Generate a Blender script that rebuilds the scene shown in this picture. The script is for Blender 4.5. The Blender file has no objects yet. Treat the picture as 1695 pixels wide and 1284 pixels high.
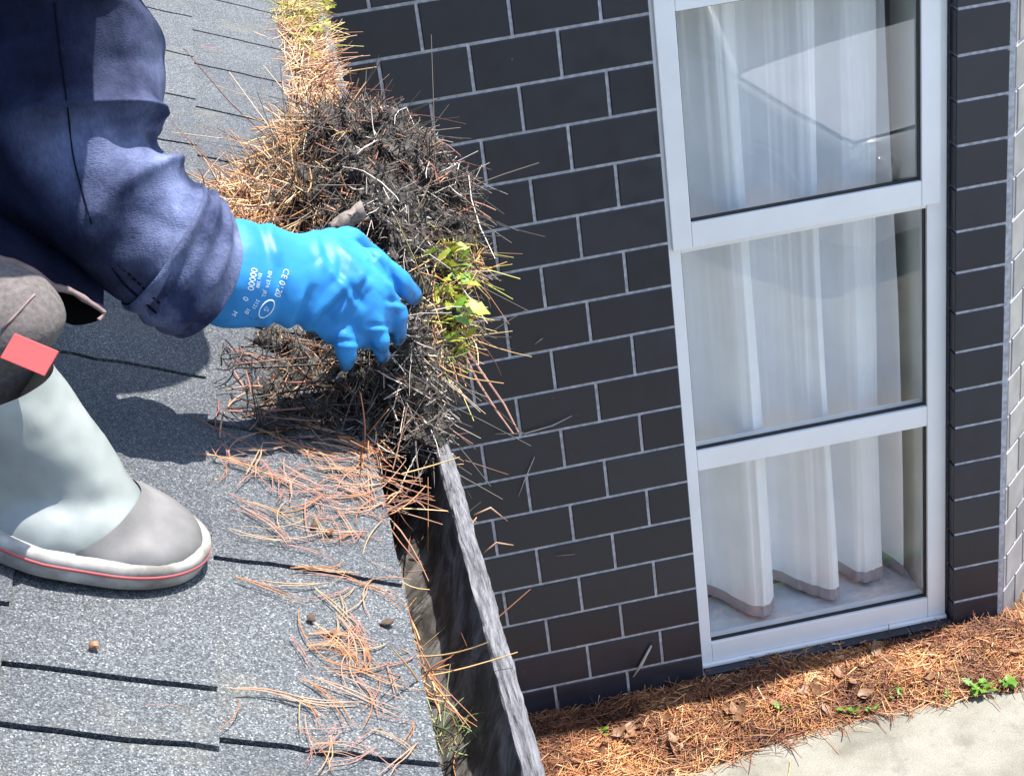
import bpy, bmesh, math, random
import numpy as np
from mathutils import Vector, Matrix, noise
from mathutils.bvhtree import BVHTree

random.seed(7)
rng = np.random.default_rng(11)
scene = bpy.context.scene
COL = scene.collection

# ------------------------------------------------------------------ camera
CAM = np.array([-0.36823, -4.34546, 3.64493])          # metres, ground is z = 0, window wall is y = 0
RC = np.array([[0.97772670, -0.17333732, -0.11834135],
               [-0.18638429, -0.45784594, -0.86927441],
               [0.09649559, 0.87196977, -0.47995555]])  # rows: right, down, forward
FPX, PW, PH = 2833.4, 1695.0, 1284.0
cd = bpy.data.cameras.new('camera')
cd.sensor_fit = 'HORIZONTAL'; cd.sensor_width = 36.0
cd.lens = FPX / PW * 36.0
cd.clip_start = 0.02; cd.clip_end = 2000
cam = bpy.data.objects.new('camera', cd); COL.objects.link(cam)
m = Matrix.Identity(4)
for i in range(3):
    m[i][0] = RC[0][i]; m[i][1] = -RC[1][i]; m[i][2] = -RC[2][i]; m[i][3] = CAM[i]
cam.matrix_world = m
scene.camera = cam

# ------------------------------------------------------------------ sky, sun, exposure
SUN = Vector((0.38, 0.042, 1.0)).normalized()            # towards the sun
el = math.asin(SUN.z); az = math.atan2(SUN.x, SUN.y)
world = bpy.data.worlds.new('World'); scene.world = world; world.use_nodes = True
wn = world.node_tree.nodes; wl = world.node_tree.links
for n in list(wn): wn.remove(n)
sky = wn.new('ShaderNodeTexSky'); sky.sky_type = 'NISHITA'; sky.sun_disc = False
sky.sun_elevation = el; sky.sun_rotation = az
bg = wn.new('ShaderNodeBackground'); bg.inputs['Strength'].default_value = 0.135
wo = wn.new('ShaderNodeOutputWorld')
wl.new(sky.outputs[0], bg.inputs[0]); wl.new(bg.outputs[0], wo.inputs[0])
sd = bpy.data.lights.new('sun', 'SUN'); sd.energy = 4.8; sd.angle = math.radians(0.5); sd.color = (1.0, 0.96, 0.89)
so = bpy.data.objects.new('sun', sd); COL.objects.link(so)
so.rotation_euler = SUN.to_track_quat('Z', 'Y').to_euler(); so.location = (6, 0, 12)
vs = scene.view_settings
vs.view_transform = 'Standard'; vs.look = 'None'; vs.exposure = 1.45; vs.gamma = 1.0; vs.use_curve_mapping = False

# ------------------------------------------------------------------ geometry helpers
def ray(px, py):
    return RC.T @ np.array([(px - PW / 2) / FPX, (py - PH / 2) / FPX, 1.0])
def on_plane(px, py, n, d):
    r = ray(px, py); s = (d - np.dot(n, CAM)) / np.dot(n, r); return CAM + s * r
def atz(px, py, z): return on_plane(px, py, np.array([0, 0, 1.0]), z)
def aty(px, py, y): return on_plane(px, py, np.array([0, 1.0, 0]), y)
def atd(px, py, d): return CAM + d * ray(px, py)

def tag(o, label=None, cat=None, group=None, kind=None):
    if label: o['label'] = label
    if cat: o['category'] = cat
    if group: o['group'] = group
    if kind: o['kind'] = kind
    return o
def empty(name, loc=(0, 0, 0)):
    o = bpy.data.objects.new(name, None); COL.objects.link(o); o.location = loc
    o.empty_display_size = 0.05
    return o
def link(name, me, mat=None, parent=None, smooth=False):
    o = bpy.data.objects.new(name, me); COL.objects.link(o)
    if mat is not None and len(me.materials) == 0: me.materials.append(mat)
    if parent is not None:
        o.parent = parent
        o.matrix_parent_inverse = Matrix.Translation(parent.location).inverted() if parent.type == 'EMPTY' and parent.parent is None else Matrix.Identity(4)
    if smooth:
        me.polygons.foreach_set('use_smooth', np.ones(len(me.polygons), dtype=bool))
    return o
def mesh(name, verts, faces):
    me = bpy.data.meshes.new(name)
    me.from_pydata([tuple(map(float, v)) for v in verts], [], [tuple(f) for f in faces])
    me.update(); return me
class MB:
    """collects boxes, prisms and tubes into one mesh"""
    def __init__(s): s.v = []; s.f = []
    def add(s, v, f):
        k = len(s.v); s.v += [tuple(map(float, p)) for p in v]; s.f += [tuple(i + k for i in q) for q in f]; return s
    def box(s, lo, hi):
        x0, y0, z0 = lo; x1, y1, z1 = hi
        return s.add([(x0,y0,z0),(x1,y0,z0),(x1,y1,z0),(x0,y1,z0),(x0,y0,z1),(x1,y0,z1),(x1,y1,z1),(x0,y1,z1)],
                     [(0,3,2,1),(4,5,6,7),(0,1,5,4),(1,2,6,5),(2,3,7,6),(3,0,4,7)])
    def obox(s, c, ax, ay, az):
        c, ax, ay, az = map(np.array, (c, ax, ay, az))
        v = [c + i*ax + j*ay + k*az for k in (-1, 1) for i, j in ((-1,-1),(1,-1),(1,1),(-1,1))]
        return s.add(v, [(0,3,2,1),(4,5,6,7),(0,1,5,4),(1,2,6,5),(2,3,7,6),(3,0,4,7)])
    def tube(s, pts, rad, n=8, cap=True):
        pts = [np.array(p, float) for p in pts]
        if np.isscalar(rad): rad = [rad] * len(pts)
        vs_, fs = [], []
        up = np.array([0.13, 0.21, 0.97])
        for i, p in enumerate(pts):
            d = pts[min(i+1, len(pts)-1)] - pts[max(i-1, 0)]; d = d / (np.linalg.norm(d) + 1e-9)
            a = np.cross(d, up); a /= (np.linalg.norm(a) + 1e-9); b = np.cross(d, a)
            for k in range(n):
                t = 2*math.pi*k/n; vs_.append(p + rad[i]*(math.cos(t)*a + math.sin(t)*b))
        for i in range(len(pts)-1):
            for k in range(n):
                fs.append((i*n+k, i*n+(k+1)%n, (i+1)*n+(k+1)%n, (i+1)*n+k))
        if cap: fs += [tuple(range(n))[::-1], tuple(range((len(pts)-1)*n, len(pts)*n))]
        return s.add(vs_, fs)
    def build(s, name, mat, parent=None, smooth=False, bevel=0):
        me = mesh(name, s.v, s.f)
        if bevel:
            bm = bmesh.new(); bm.from_mesh(me)
            bmesh.ops.bevel(bm, geom=bm.edges[:], offset=bevel, segments=2, affect='EDGES', profile=0.6)
            bm.to_mesh(me); bm.free()
        return link(name, me, mat, parent, smooth)
def fix_normals(me):
    bm = bmesh.new(); bm.from_mesh(me); bmesh.ops.recalc_face_normals(bm, faces=bm.faces[:]); bm.to_mesh(me); bm.free()
def evaluated(o):
    dg = bpy.context.evaluated_depsgraph_get()
    me = bpy.data.meshes.new_from_object(o.evaluated_get(dg))
    return me
def capsules(name, segs, voxel=0.003, smooth_it=8, extra=None):
    """one continuous surface out of tapered capsules (p0, r0, p1, r1): voxel remesh + smoothing"""
    bm = bmesh.new()
    for p0, r0, p1, r1 in segs:
        p0 = Vector(p0); p1 = Vector(p1); n = max(2, int((p1 - p0).length / (min(r0, r1) * 0.45)) + 1)
        for i in range(n + 1):
            t = i / n
            mt = Matrix.Translation(p0.lerp(p1, t))
            bmesh.ops.create_icosphere(bm, subdivisions=2, radius=r0 + (r1 - r0) * t, matrix=mt)
    for c, rad, rot in (extra or []):
        mt = Matrix.Translation(Vector(c)) @ rot.to_4x4() @ Matrix.Diagonal((*rad, 1))
        bmesh.ops.create_icosphere(bm, subdivisions=3, radius=1.0, matrix=mt)
    me = bpy.data.meshes.new(name); bm.to_mesh(me); bm.free()
    o = bpy.data.objects.new(name, me); COL.objects.link(o)
    r = o.modifiers.new('r', 'REMESH'); r.mode = 'VOXEL'; r.voxel_size = voxel
    if smooth_it:
        s_ = o.modifiers.new('s', 'SMOOTH'); s_.factor = 0.5; s_.iterations = smooth_it
    out = evaluated(o)
    bpy.data.objects.remove(o); bpy.data.meshes.remove(me)
    out.name = name
    return out
def catmull(keys, per):
    keys = [np.array(k, float) for k in keys]; out = []
    n = len(keys)
    for i in range(n - 1):
        p0 = keys[max(i-1, 0)]; p1 = keys[i]; p2 = keys[i+1]; p3 = keys[min(i+2, n-1)]
        for j in range(per):
            t = j / per
            out.append(0.5*((2*p1) + (-p0+p2)*t + (2*p0-5*p1+4*p2-p3)*t*t + (-p0+3*p1-3*p2+p3)*t**3))
    out.append(keys[-1]); return out
def loft(rings, cap0=True, cap1=True):
    n = len(rings[0]); v = [p for r in rings for p in r]; f = []
    for i in range(len(rings)-1):
        for k in range(n):
            f.append((i*n+k, i*n+(k+1)%n, (i+1)*n+(k+1)%n, (i+1)*n+k))
    if cap0: f.append(tuple(range(n))[::-1])
    if cap1: f.append(tuple(range((len(rings)-1)*n, len(rings)*n)))
    return v, f
def image_rings(keys, per, n, ratio=0.85):
    """keys: (cx, cy, half_x, half_y, depth): an elliptic tube whose outline is placed by sight lines at a real depth"""
    ks = catmull([k[:5] for k in keys], per)
    cs = [atd(k[0], k[1], k[4]) for k in ks]; rings = []
    for i, k in enumerate(ks):
        a = atd(k[0]+k[2], k[1]+k[3], k[4]) - cs[i]
        ax = cs[min(i+1, len(cs)-1)] - cs[max(i-1, 0)]; ax /= np.linalg.norm(ax)
        b = np.cross(ax, a); b = b/np.linalg.norm(b) * np.linalg.norm(a) * ratio
        rings.append([cs[i] + math.cos(t)*a + math.sin(t)*b for t in np.linspace(0, 2*math.pi, n, endpoint=False)])
    return rings
def displace(me, fn):
    no = [v.normal.copy() for v in me.vertices]
    for v, nn in zip(me.vertices, no): v.co += nn * fn(v.co)
    me.update()

# ------------------------------------------------------------------ material helpers
def principled(name):
    mt = bpy.data.materials.new(name); mt.use_nodes = True
    nt = mt.node_tree; b = nt.nodes['Principled BSDF']
    return mt, nt, b
def ramp(nt, src, stops, interp='LINEAR'):
    r = nt.nodes.new('ShaderNodeValToRGB'); e = r.color_ramp; e.interpolation = interp
    while len(e.elements) < len(stops): e.elements.new(0.5)
    for el_, (p, c) in zip(e.elements, stops): el_.position = p; el_.color = (*c, 1) if len(c) == 3 else c
    nt.links.new(src, r.inputs[0]); return r.outputs[0]
def tex(nt, kind, scale, coord='pos', stretch=None, detail=4, rough=0.55, rot=None, dist=0):
    if coord == 'pos': c = nt.nodes.new('ShaderNodeNewGeometry').outputs['Position']
    else: c = nt.nodes.new('ShaderNodeTexCoord').outputs['Object']
    if stretch or rot:
        mp = nt.nodes.new('ShaderNodeMapping')
        if stretch: mp.inputs['Scale'].default_value = stretch
        if rot: mp.inputs['Rotation'].default_value = rot
        nt.links.new(c, mp.inputs[0]); c = mp.outputs[0]
    if kind == 'noise':
        t = nt.nodes.new('ShaderNodeTexNoise'); t.inputs['Detail'].default_value = detail; t.inputs['Roughness'].default_value = rough
        t.inputs['Distortion'].default_value = dist
    else:
        t = nt.nodes.new('ShaderNodeTexVoronoi')
    t.inputs['Scale'].default_value = scale
    nt.links.new(c, t.inputs['Vector']); return t
def mixc(nt, fac, a, b, mode='MIX'):
    mx = nt.nodes.new('ShaderNodeMix'); mx.data_type = 'RGBA'; mx.blend_type = mode
    for s_, v in ((mx.inputs[0], fac), (mx.inputs[6], a), (mx.inputs[7], b)):
        if hasattr(v, 'is_output') or isinstance(v, bpy.types.NodeSocket): nt.links.new(v, s_)
        elif isinstance(v, (int, float)): s_.default_value = v
        else: s_.default_value = (*v, 1)
    return mx.outputs[2]
def bump(nt, b, h, strength=0.3, dist=0.002):
    bn = nt.nodes.new('ShaderNodeBump'); bn.inputs['Strength'].default_value = strength; bn.inputs['Distance'].default_value = dist
    nt.links.new(h, bn.inputs['Height']); nt.links.new(bn.outputs[0], b.inputs['Normal'])
def simple(name, c1, c2=None, scale=30, rough=0.6, bstr=0.15, bdist=0.001, stretch=None, detail=5, metal=0, coord='pos', lo=0.35, hi=0.68, spec=None, objvar=0):
    mt, nt, b = principled(name)
    b.inputs['Roughness'].default_value = rough; b.inputs['Metallic'].default_value = metal
    if spec is not None: b.inputs['Specular IOR Level'].default_value = spec
    c2 = c2 or tuple(x*0.75 for x in c1)
    t = tex(nt, 'noise', scale, coord, stretch, detail)
    col = ramp(nt, t.outputs['Fac'], [(lo, c2), (hi, c1)])
    if objvar:
        oi = nt.nodes.new('ShaderNodeObjectInfo')
        v = ramp(nt, oi.outputs['Random'], [(0, (1-objvar,)*3), (1, (1+objvar,)*3)])
        col = mixc(nt, 1.0, col, v, 'MULTIPLY')
    nt.links.new(col, b.inputs['Base Color'])
    if bstr: bump(nt, b, t.outputs['Fac'], bstr, bdist)
    return mt

def mat_brick(name, c, rough=0.42):
    mt, nt, b = principled(name); b.inputs['Roughness'].default_value = rough; b.inputs['Specular IOR Level'].default_value = 0.4
    t = tex(nt, 'noise', 14, detail=6); t2 = tex(nt, 'noise', 420, detail=3)
    oi = nt.nodes.new('ShaderNodeObjectInfo')
    base = ramp(nt, t.outputs['Fac'], [(0.3, tuple(x*0.85 for x in c)), (0.72, tuple(x*1.2 for x in c))])
    var = ramp(nt, oi.outputs['Random'], [(0, (0.80, 0.81, 0.84)), (1, (1.25, 1.22, 1.20))])
    col = mixc(nt, 1.0, base, var, 'MULTIPLY')
    speck = ramp(nt, tex(nt, 'noise', 55, detail=2).outputs['Fac'], [(0.74, (0, 0, 0)), (0.80, (1, 1, 1))])
    col = mixc(nt, speck, col, (0.16, 0.155, 0.15))
    nt.links.new(col, b.inputs['Base Color'])
    rr = ramp(nt, t.outputs['Fac'], [(0.3, (rough-0.08,)*3), (0.7, (rough+0.12,)*3)]); nt.links.new(rr, b.inputs['Roughness'])
    bump(nt, b, t2.outputs['Fac'], 0.12, 0.0006)
    return mt
M = {}
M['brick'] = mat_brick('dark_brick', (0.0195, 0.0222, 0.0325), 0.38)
M['brick_splay'] = mat_brick('sunlit_brick', (0.24, 0.235, 0.235), 0.5)  # lighter copy of the dark brick, sunlight painted into the colour
M['mortar'] = simple('mortar', (0.52, 0.52, 0.56), (0.30, 0.30, 0.33), 60, 0.9, 0.4, 0.001)
M['frame'] = simple('white_aluminium', (0.84, 0.845, 0.85), (0.78, 0.785, 0.79), 6, 0.35, 0.0)
M['gasket'] = simple('black_rubber', (0.012, 0.012, 0.013), None, 30, 0.5)
M['curtain_liner'] = simple('interior_paint', (0.62, 0.66, 0.60), (0.55, 0.58, 0.54), 5, 0.6)
M['ledge'] = simple('painted_ledge', (0.72, 0.80, 0.82), (0.55, 0.62, 0.64), 12, 0.35, 0)
M['room'] = simple('room_wall', (0.42, 0.40, 0.37), None, 4, 0.8)
M['carpet'] = simple('carpet', (0.16, 0.13, 0.11), (0.08, 0.06, 0.05), 160, 0.95)
M['felt'] = simple('bitumen_felt', (0.010, 0.010, 0.010), None, 50, 0.9)
M['timber_dark'] = simple('dark_timber', (0.10, 0.09, 0.08), (0.05, 0.045, 0.04), 40, 0.8, stretch=(1, 0.1, 1))
M['bone'] = simple('skin', (0.50, 0.30, 0.22), (0.42, 0.24, 0.17), 60, 0.5)
M['hair'] = simple('hair', (0.035, 0.025, 0.02), None, 200, 0.6)

def mat_glass():
    mt = bpy.data.materials.new('window_glass'); mt.use_nodes = True; nt = mt.node_tree
    for n in list(nt.nodes): nt.nodes.remove(n)
    out = nt.nodes.new('ShaderNodeOutputMaterial'); mx = nt.nodes.new('ShaderNodeMixShader')
    tr = nt.nodes.new('ShaderNodeBsdfTransparent'); tr.inputs[0].default_value = (0.985, 0.99, 0.988, 1)
    gl = nt.nodes.new('ShaderNodeBsdfGlossy'); gl.inputs['Roughness'].default_value = 0.0
    nz = tex(nt, 'noise', 2.5, detail=0); bp = nt.nodes.new('ShaderNodeBump'); bp.inputs['Strength'].default_value = 0.05; bp.inputs['Distance'].default_value = 0.012
    nt.links.new(nz.outputs['Fac'], bp.inputs['Height']); nt.links.new(bp.outputs[0], gl.inputs['Normal'])
    fr = nt.nodes.new('ShaderNodeFresnel'); fr.inputs['IOR'].default_value = 1.85
    ge = nt.nodes.new('ShaderNodeNewGeometry'); sub = nt.nodes.new('ShaderNodeMath'); sub.operation = 'SUBTRACT'; sub.inputs[0].default_value = 1.0
    mu = nt.nodes.new('ShaderNodeMath'); mu.operation = 'MULTIPLY'; nt.links.new(ge.outputs['Backfacing'], sub.inputs[1])
    nt.links.new(fr.outputs[0], mu.inputs[0]); nt.links.new(sub.outputs[0], mu.inputs[1])            # only the outer face reflects
    nt.links.new(mu.outputs[0], mx.inputs[0]); nt.links.new(tr.outputs[0], mx.inputs[1]); nt.links.new(gl.outputs[0], mx.inputs[2])
    nt.links.new(mx.outputs[0], out.inputs[0]); return mt
M['glass'] = mat_glass()

def mat_curtain(name, c, transl=0.25):
    mt = bpy.data.materials.new(name); mt.use_nodes = True; nt = mt.node_tree
    b = nt.nodes['Principled BSDF']; out = nt.nodes['Material Output']
    t = tex(nt, 'noise', 900, stretch=(1, 1, 0.25), detail=2); t2 = tex(nt, 'noise', 9, detail=4)
    col = ramp(nt, t2.outputs['Fac'], [(0.3, tuple(x*0.93 for x in c)), (0.7, c)])
    nt.links.new(col, b.inputs['Base Color']); b.inputs['Roughness'].default_value = 0.9
    bump(nt, b, t.outputs['Fac'], 0.2, 0.0005)
    tl = nt.nodes.new('ShaderNodeBsdfTranslucent'); nt.links.new(col, tl.inputs[0])
    mx = nt.nodes.new('ShaderNodeMixShader'); mx.inputs[0].default_value = transl
    nt.links.new(b.outputs[0], mx.inputs[1]); nt.links.new(tl.outputs[0], mx.inputs[2]); nt.links.new(mx.outputs[0], out.inputs[0])
    return mt
M['curtain'] = mat_curtain('sheer_curtain', (0.92, 0.925, 0.94), 0.03)
M['hem'] = mat_curtain('curtain_hem', (0.42, 0.38, 0.41), 0.1)

def mat_shingle():
    mt, nt, b = principled('granule_shingle'); b.inputs['Roughness'].default_value = 0.85
    v = tex(nt, 'voronoi', 780); sp = nt.nodes.new('ShaderNodeSeparateColor'); nt.links.new(v.outputs['Color'], sp.inputs[0])
    g = ramp(nt, sp.outputs[0], [(0.0, (0.020, 0.022, 0.026)), (0.35, (0.046, 0.050, 0.056)), (0.7, (0.082, 0.088, 0.096)), (0.93, (0.13, 0.138, 0.146)), (1.0, (0.24, 0.25, 0.255))])
    big = tex(nt, 'noise', 5, detail=5)
    tone = ramp(nt, big.outputs['Fac'], [(0.3, (0.72, 0.73, 0.77)), (0.7, (1.12, 1.12, 1.10))])
    col = mixc(nt, 1.0, g, tone, 'MULTIPLY')
    oi = nt.nodes.new('ShaderNodeObjectInfo')
    ov = ramp(nt, oi.outputs['Random'], [(0, (0.84, 0.85, 0.88)), (1, (1.12, 1.12, 1.1))])
    col = mixc(nt, 1.0, col, ov, 'MULTIPLY')
    li = ramp(nt, tex(nt, 'noise', 11, detail=6).outputs['Fac'], [(0.58, (0, 0, 0)), (0.72, (0.28, 0.28, 0.28))])
    col = mixc(nt, li, col, (0.14, 0.13, 0.085))
    nt.links.new(col, b.inputs['Base Color'])
    bump(nt, b, v.outputs['Distance'], 0.5, 0.0012)
    return mt
M['shingle'] = mat_shingle()

def mat_gutter(name, c1, c2, c3, stretch, sc=60, bd=0.003, rough=0.75):
    mt, nt, b = principled(name); b.inputs['Roughness'].default_value = rough
    t = tex(nt, 'noise', sc, stretch=stretch, detail=8, rough=0.7, dist=0.6)
    col = ramp(nt, t.outputs['Fac'], [(0.32, c3), (0.47, c2), (0.62, c1)])
    nt.links.new(col, b.inputs['Base Color']); bump(nt, b, t.outputs['Fac'], 0.8, bd)
    return mt
M['lip'] = mat_gutter('weathered_lip', (0.185, 0.185, 0.20), (0.095, 0.094, 0.102), (0.014, 0.012, 0.011), (1.0, 0.11, 1.0), 260, 0.004)
M['trough'] = mat_gutter('grimy_trough', (0.19, 0.18, 0.175), (0.055, 0.049, 0.044), (0.012, 0.010, 0.009), (0.7, 1.0, 0.8), 26, 0.003)
M['concrete'] = simple('concrete', (0.36, 0.345, 0.31), (0.26, 0.25, 0.225), 7, 0.9, 0.3, 0.002, detail=9)
def mat_concrete():
    mt, nt, b = principled('paving_concrete'); b.inputs['Roughness'].default_value = 0.92
    t = tex(nt, 'noise', 3.2, detail=9, rough=0.62); t2 = tex(nt, 'noise', 240, detail=4)
    col = ramp(nt, t.outputs['Fac'], [(0.3, (0.125, 0.118, 0.098)), (0.5, (0.20, 0.19, 0.162)), (0.7, (0.25, 0.24, 0.212))])
    g = ramp(nt, t2.outputs['Fac'], [(0.3, (0.72, 0.72, 0.72)), (0.7, (1.15, 1.15, 1.13))])
    col = mixc(nt, 1.0, col, g, 'MULTIPLY')
    st = ramp(nt, tex(nt, 'noise', 9, detail=8, rough=0.7).outputs['Fac'], [(0.52, (0, 0, 0)), (0.66, (0.55, 0.55, 0.55))])
    col = mixc(nt, st, col, (0.10, 0.092, 0.075))
    sk = ramp(nt, tex(nt, 'noise', 120, detail=3).outputs['Fac'], [(0.68, (0, 0, 0)), (0.74, (0.8, 0.8, 0.8))])
    col = mixc(nt, sk, col, (0.06, 0.05, 0.04))
    nt.links.new(col, b.inputs['Base Color'])
    bump(nt, b, t2.outputs['Fac'], 0.5, 0.002); return mt
M['paving'] = mat_concrete()
M['soil'] = simple('soil', (0.085, 0.055, 0.035), (0.035, 0.022, 0.015), 90, 0.95, 0.8, 0.006, detail=8)
M['lawn'] = simple('ground_far', (0.09, 0.11, 0.04), (0.06, 0.07, 0.03), 3, 0.95)
M['compost'] = mat_gutter('black_compost', (0.10, 0.085, 0.072), (0.016, 0.013, 0.010), (0.004, 0.0035, 0.003), (0.6, 0.35, 1.0), 130, 0.006, 0.62)
def mat_attr(name, rough=0.6, transl=0.0):
    mt, nt, b = principled(name); b.inputs['Roughness'].default_value = rough
    a = nt.nodes.new('ShaderNodeAttribute'); a.attribute_name = 'tint'
    nt.links.new(a.outputs['Color'], b.inputs['Base Color'])
    return mt
M['strand'] = mat_attr('needle_strands', 0.55)
def mat_leaf(name, c1, c2):
    mt = simple(name, c1, c2, 70, 0.5, 0.2, 0.0006); nt = mt.node_tree
    b = nt.nodes['Principled BSDF']; out = nt.nodes['Material Output']
    tl = nt.nodes.new('ShaderNodeBsdfTranslucent'); mx = nt.nodes.new('ShaderNodeMixShader'); mx.inputs[0].default_value = 0.3
    nt.links.new(b.inputs['Base Color'].links[0].from_socket, tl.inputs[0])
    nt.links.new(b.outputs[0], mx.inputs[1]); nt.links.new(tl.outputs[0], mx.inputs[2]); nt.links.new(mx.outputs[0], out.inputs[0])
    return mt
M['leaf_green'] = mat_leaf('green_leaf', (0.16, 0.30, 0.03), (0.08, 0.18, 0.02))
M['leaf_yellow'] = mat_leaf('yellow_green_leaf', (0.36, 0.34, 0.04), (0.20, 0.25, 0.03))
M['leaf_brown'] = mat_leaf('dry_leaf', (0.34, 0.19, 0.10), (0.18, 0.09, 0.05))

# ------------------------------------------------------------------ ground
GZ = 0.0
g = MB(); g.add([(-300,-300,-0.06),(300,-300,-0.06),(300,300,-0.06),(-300,300,-0.06)], [(0,1,2,3)])
tag(g.build('ground', M['lawn']), kind='structure')
# concrete driveway with an irregular edge towards the planting strip
edge = [(-0.9,-0.72),(-0.5,-0.66),(-0.2,-0.60)]
for px, py in ((905,1330),(1010,1312),(1100,1297),(1170,1280),(1240,1252),(1310,1224),(1380,1203),(1450,1186),(1530,1170),(1610,1153),(1695,1132)):
    p = atz(px, py, 0.0); edge.append((p[0], p[1]))
edge += [(1.75,-0.27),(2.1,-0.26),(2.6,-0.27)]
ed = []
for (a, b) in zip(edge[:-1], edge[1:]):
    for k in range(6):
        t = k/6; x = a[0]+(b[0]-a[0])*t; y = a[1]+(b[1]-a[1])*t
        ed.append((x, y + 0.010*noise.noise((x*14, 3.1, 0)) + 0.006*noise.noise((x*50, 1.1, 0))))
ed.append(edge[-1])
v = []; f = []
n = len(ed)
for x, y in ed: v.append((x, y, 0.012))
for x, y in ed: v.append((x, y+0.004, -0.05))
for x, y in ed: v.append((x if -0.9 < x < 2.6 else (-9 if x < 0 else 12), -14, 0.012))
for i in range(n-1):
    f.append((i, i+1, n+i+1, n+i)); f.append((2*n+i, 2*n+i+1, i+1, i))
v += [(-9,-0.72,0.012),(12,-0.27,0.012)]
f += [(2*n, 0, len(v)-2), (n-1, 3*n-1, len(v)-1)]
me = mesh('driveway', v, f)
tag(link('driveway', me, M['paving']), kind='structure')
# soil strip under the wall
nx, ny = 150, 40
v = []; f = []
def soil_z(x, y):
    t = max(0, min(1, -y/0.30))
    return 0.012 + 0.020*(1-t) + 0.018*noise.noise((x*6, y*6, 0.3)) + 0.010*noise.noise((x*22, y*22, 1.3)) - 0.03*max(0, (-y-0.30))/0.4
for j in range(ny+1):
    for i in range(nx+1):
        x = -1.2+4.2*i/nx; y = 0.42-1.17*j/ny
        v.append((x, y, soil_z(x, y)-0.006))
for j in range(ny):
    for i in range(nx): a = j*(nx+1)+i; f.append((a, a+nx+1, a+nx+2, a+1))
tag(link('soil_bed', mesh('soil_bed', v, f), M['soil'], smooth=True), kind='structure')

# ------------------------------------------------------------------ brick wall
BW, BH, J = 0.24, 0.13366, 0.0095
ZT = 18.1*BH                     # z of course line 0
_bm = {}
def brick_mesh(w, h, name='brick', depth=0.045, bev=0.0022):
    k = (round(w, 3), round(h, 3))
    if k in _bm: return _bm[k]
    w2, h2 = w/2, h/2; b = bev
    v = [(-w2+b,0,-h2+b),(w2-b,0,-h2+b),(w2-b,0,h2-b),(-w2+b,0,h2-b),(-w2,b,-h2),(w2,b,-h2),(w2,b,h2),(-w2,b,h2),
         (-w2,depth,-h2),(w2,depth,-h2),(w2,depth,h2),(-w2,depth,h2)]
    f = [(0,1,2,3),(0,4,5,1),(1,5,6,2),(2,6,7,3),(3,7,4,0),(4,8,9,5),(5,9,10,6),(6,10,11,7),(7,11,8,4)]
    _bm[k] = mesh(name, v, f); _bm[k].materials.append(M['brick']); return _bm[k]
def lay_brick(parent, x0, x1, z0, z1, origin=(0, 0), rotz=0.0, mat=None):
    w, h = x1-x0, z1-z0
    if w < 0.012 or h < 0.012: return
    me = brick_mesh(w, h)
    o = bpy.data.objects.new('brick', me); COL.objects.link(o); o.parent = parent
    xc = (x0+x1)/2
    o.location = (origin[0]+math.cos(rotz)*xc, origin[1]+math.sin(rotz)*xc - 0.0 + 0.0006*random.random(), (z0+z1)/2)
    o.rotation_euler = (random.uniform(-.004, .004), random.uniform(-.0015, .0015), rotz + random.uniform(-.003, .003))
    if mat: o.material_slots[0].link = 'OBJECT'; o.material_slots[0].material = mat
    return o
XL, XR = 0.613, 1.462            # window opening
XP = 1.629                       # end of the pier, start of the splayed wall
TOPR = -3                        # top course
wall = empty('brick_wall'); tag(wall, 'dark charcoal brick wall with pale mortar joints left of and around the window', 'wall')
core = MB()
zt = ZT-TOPR*BH
core.box((-1.60, 0.0045, -0.05), (XL-0.002, 0.115, zt))
core.box((XL-0.002, 0.0045, ZT+0.002), (XR+0.002, 0.115, zt))
core.box((XR+0.010, 0.0045, -0.05), (XP+0.012, 0.115, zt))
core.box((XL-0.002, 0.0045, -0.05), (XR+0.002, 0.115, 0.055))
core.build('mortar', M['mortar'], wall)
for r in range(TOPR, 19):
    z1 = ZT-r*BH-J/2; z0 = ZT-(r+1)*BH+J/2
    off = 0.0 if r % 2 == 0 else 0.5
    x = -1.60 + (0.0 if off == 0 else 0.0)
    u = math.ceil((-1.60/BW-off))+off
    joints = [-1.60]
    while u*BW < XP: joints.append(u*BW); u += 1
    for a, b in zip(joints, joints[1:]+[XP]):
        a2, b2 = a+J/2, b-J/2
        if r < 0: lay_brick(wall, a2, b2 if b < XP else XP-0.004, z0, z1)
        elif a2 < XL-0.03:
            lay_brick(wall, a2, XL-0.0035 if XL-b < 0.03 else b2, z0, z1)
    if r >= 0: lay_brick(wall, XR+0.004, XP-0.006, z0, z1)
    if r == 17:                                             # course under the window
        xs = [XL+0.004, 0.80, 1.08, 1.32, XR-0.004]
        for a, b in zip(xs, xs[1:]): lay_brick(wall, a+J/2, b-J/2, -0.03, 0.0655)
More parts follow.
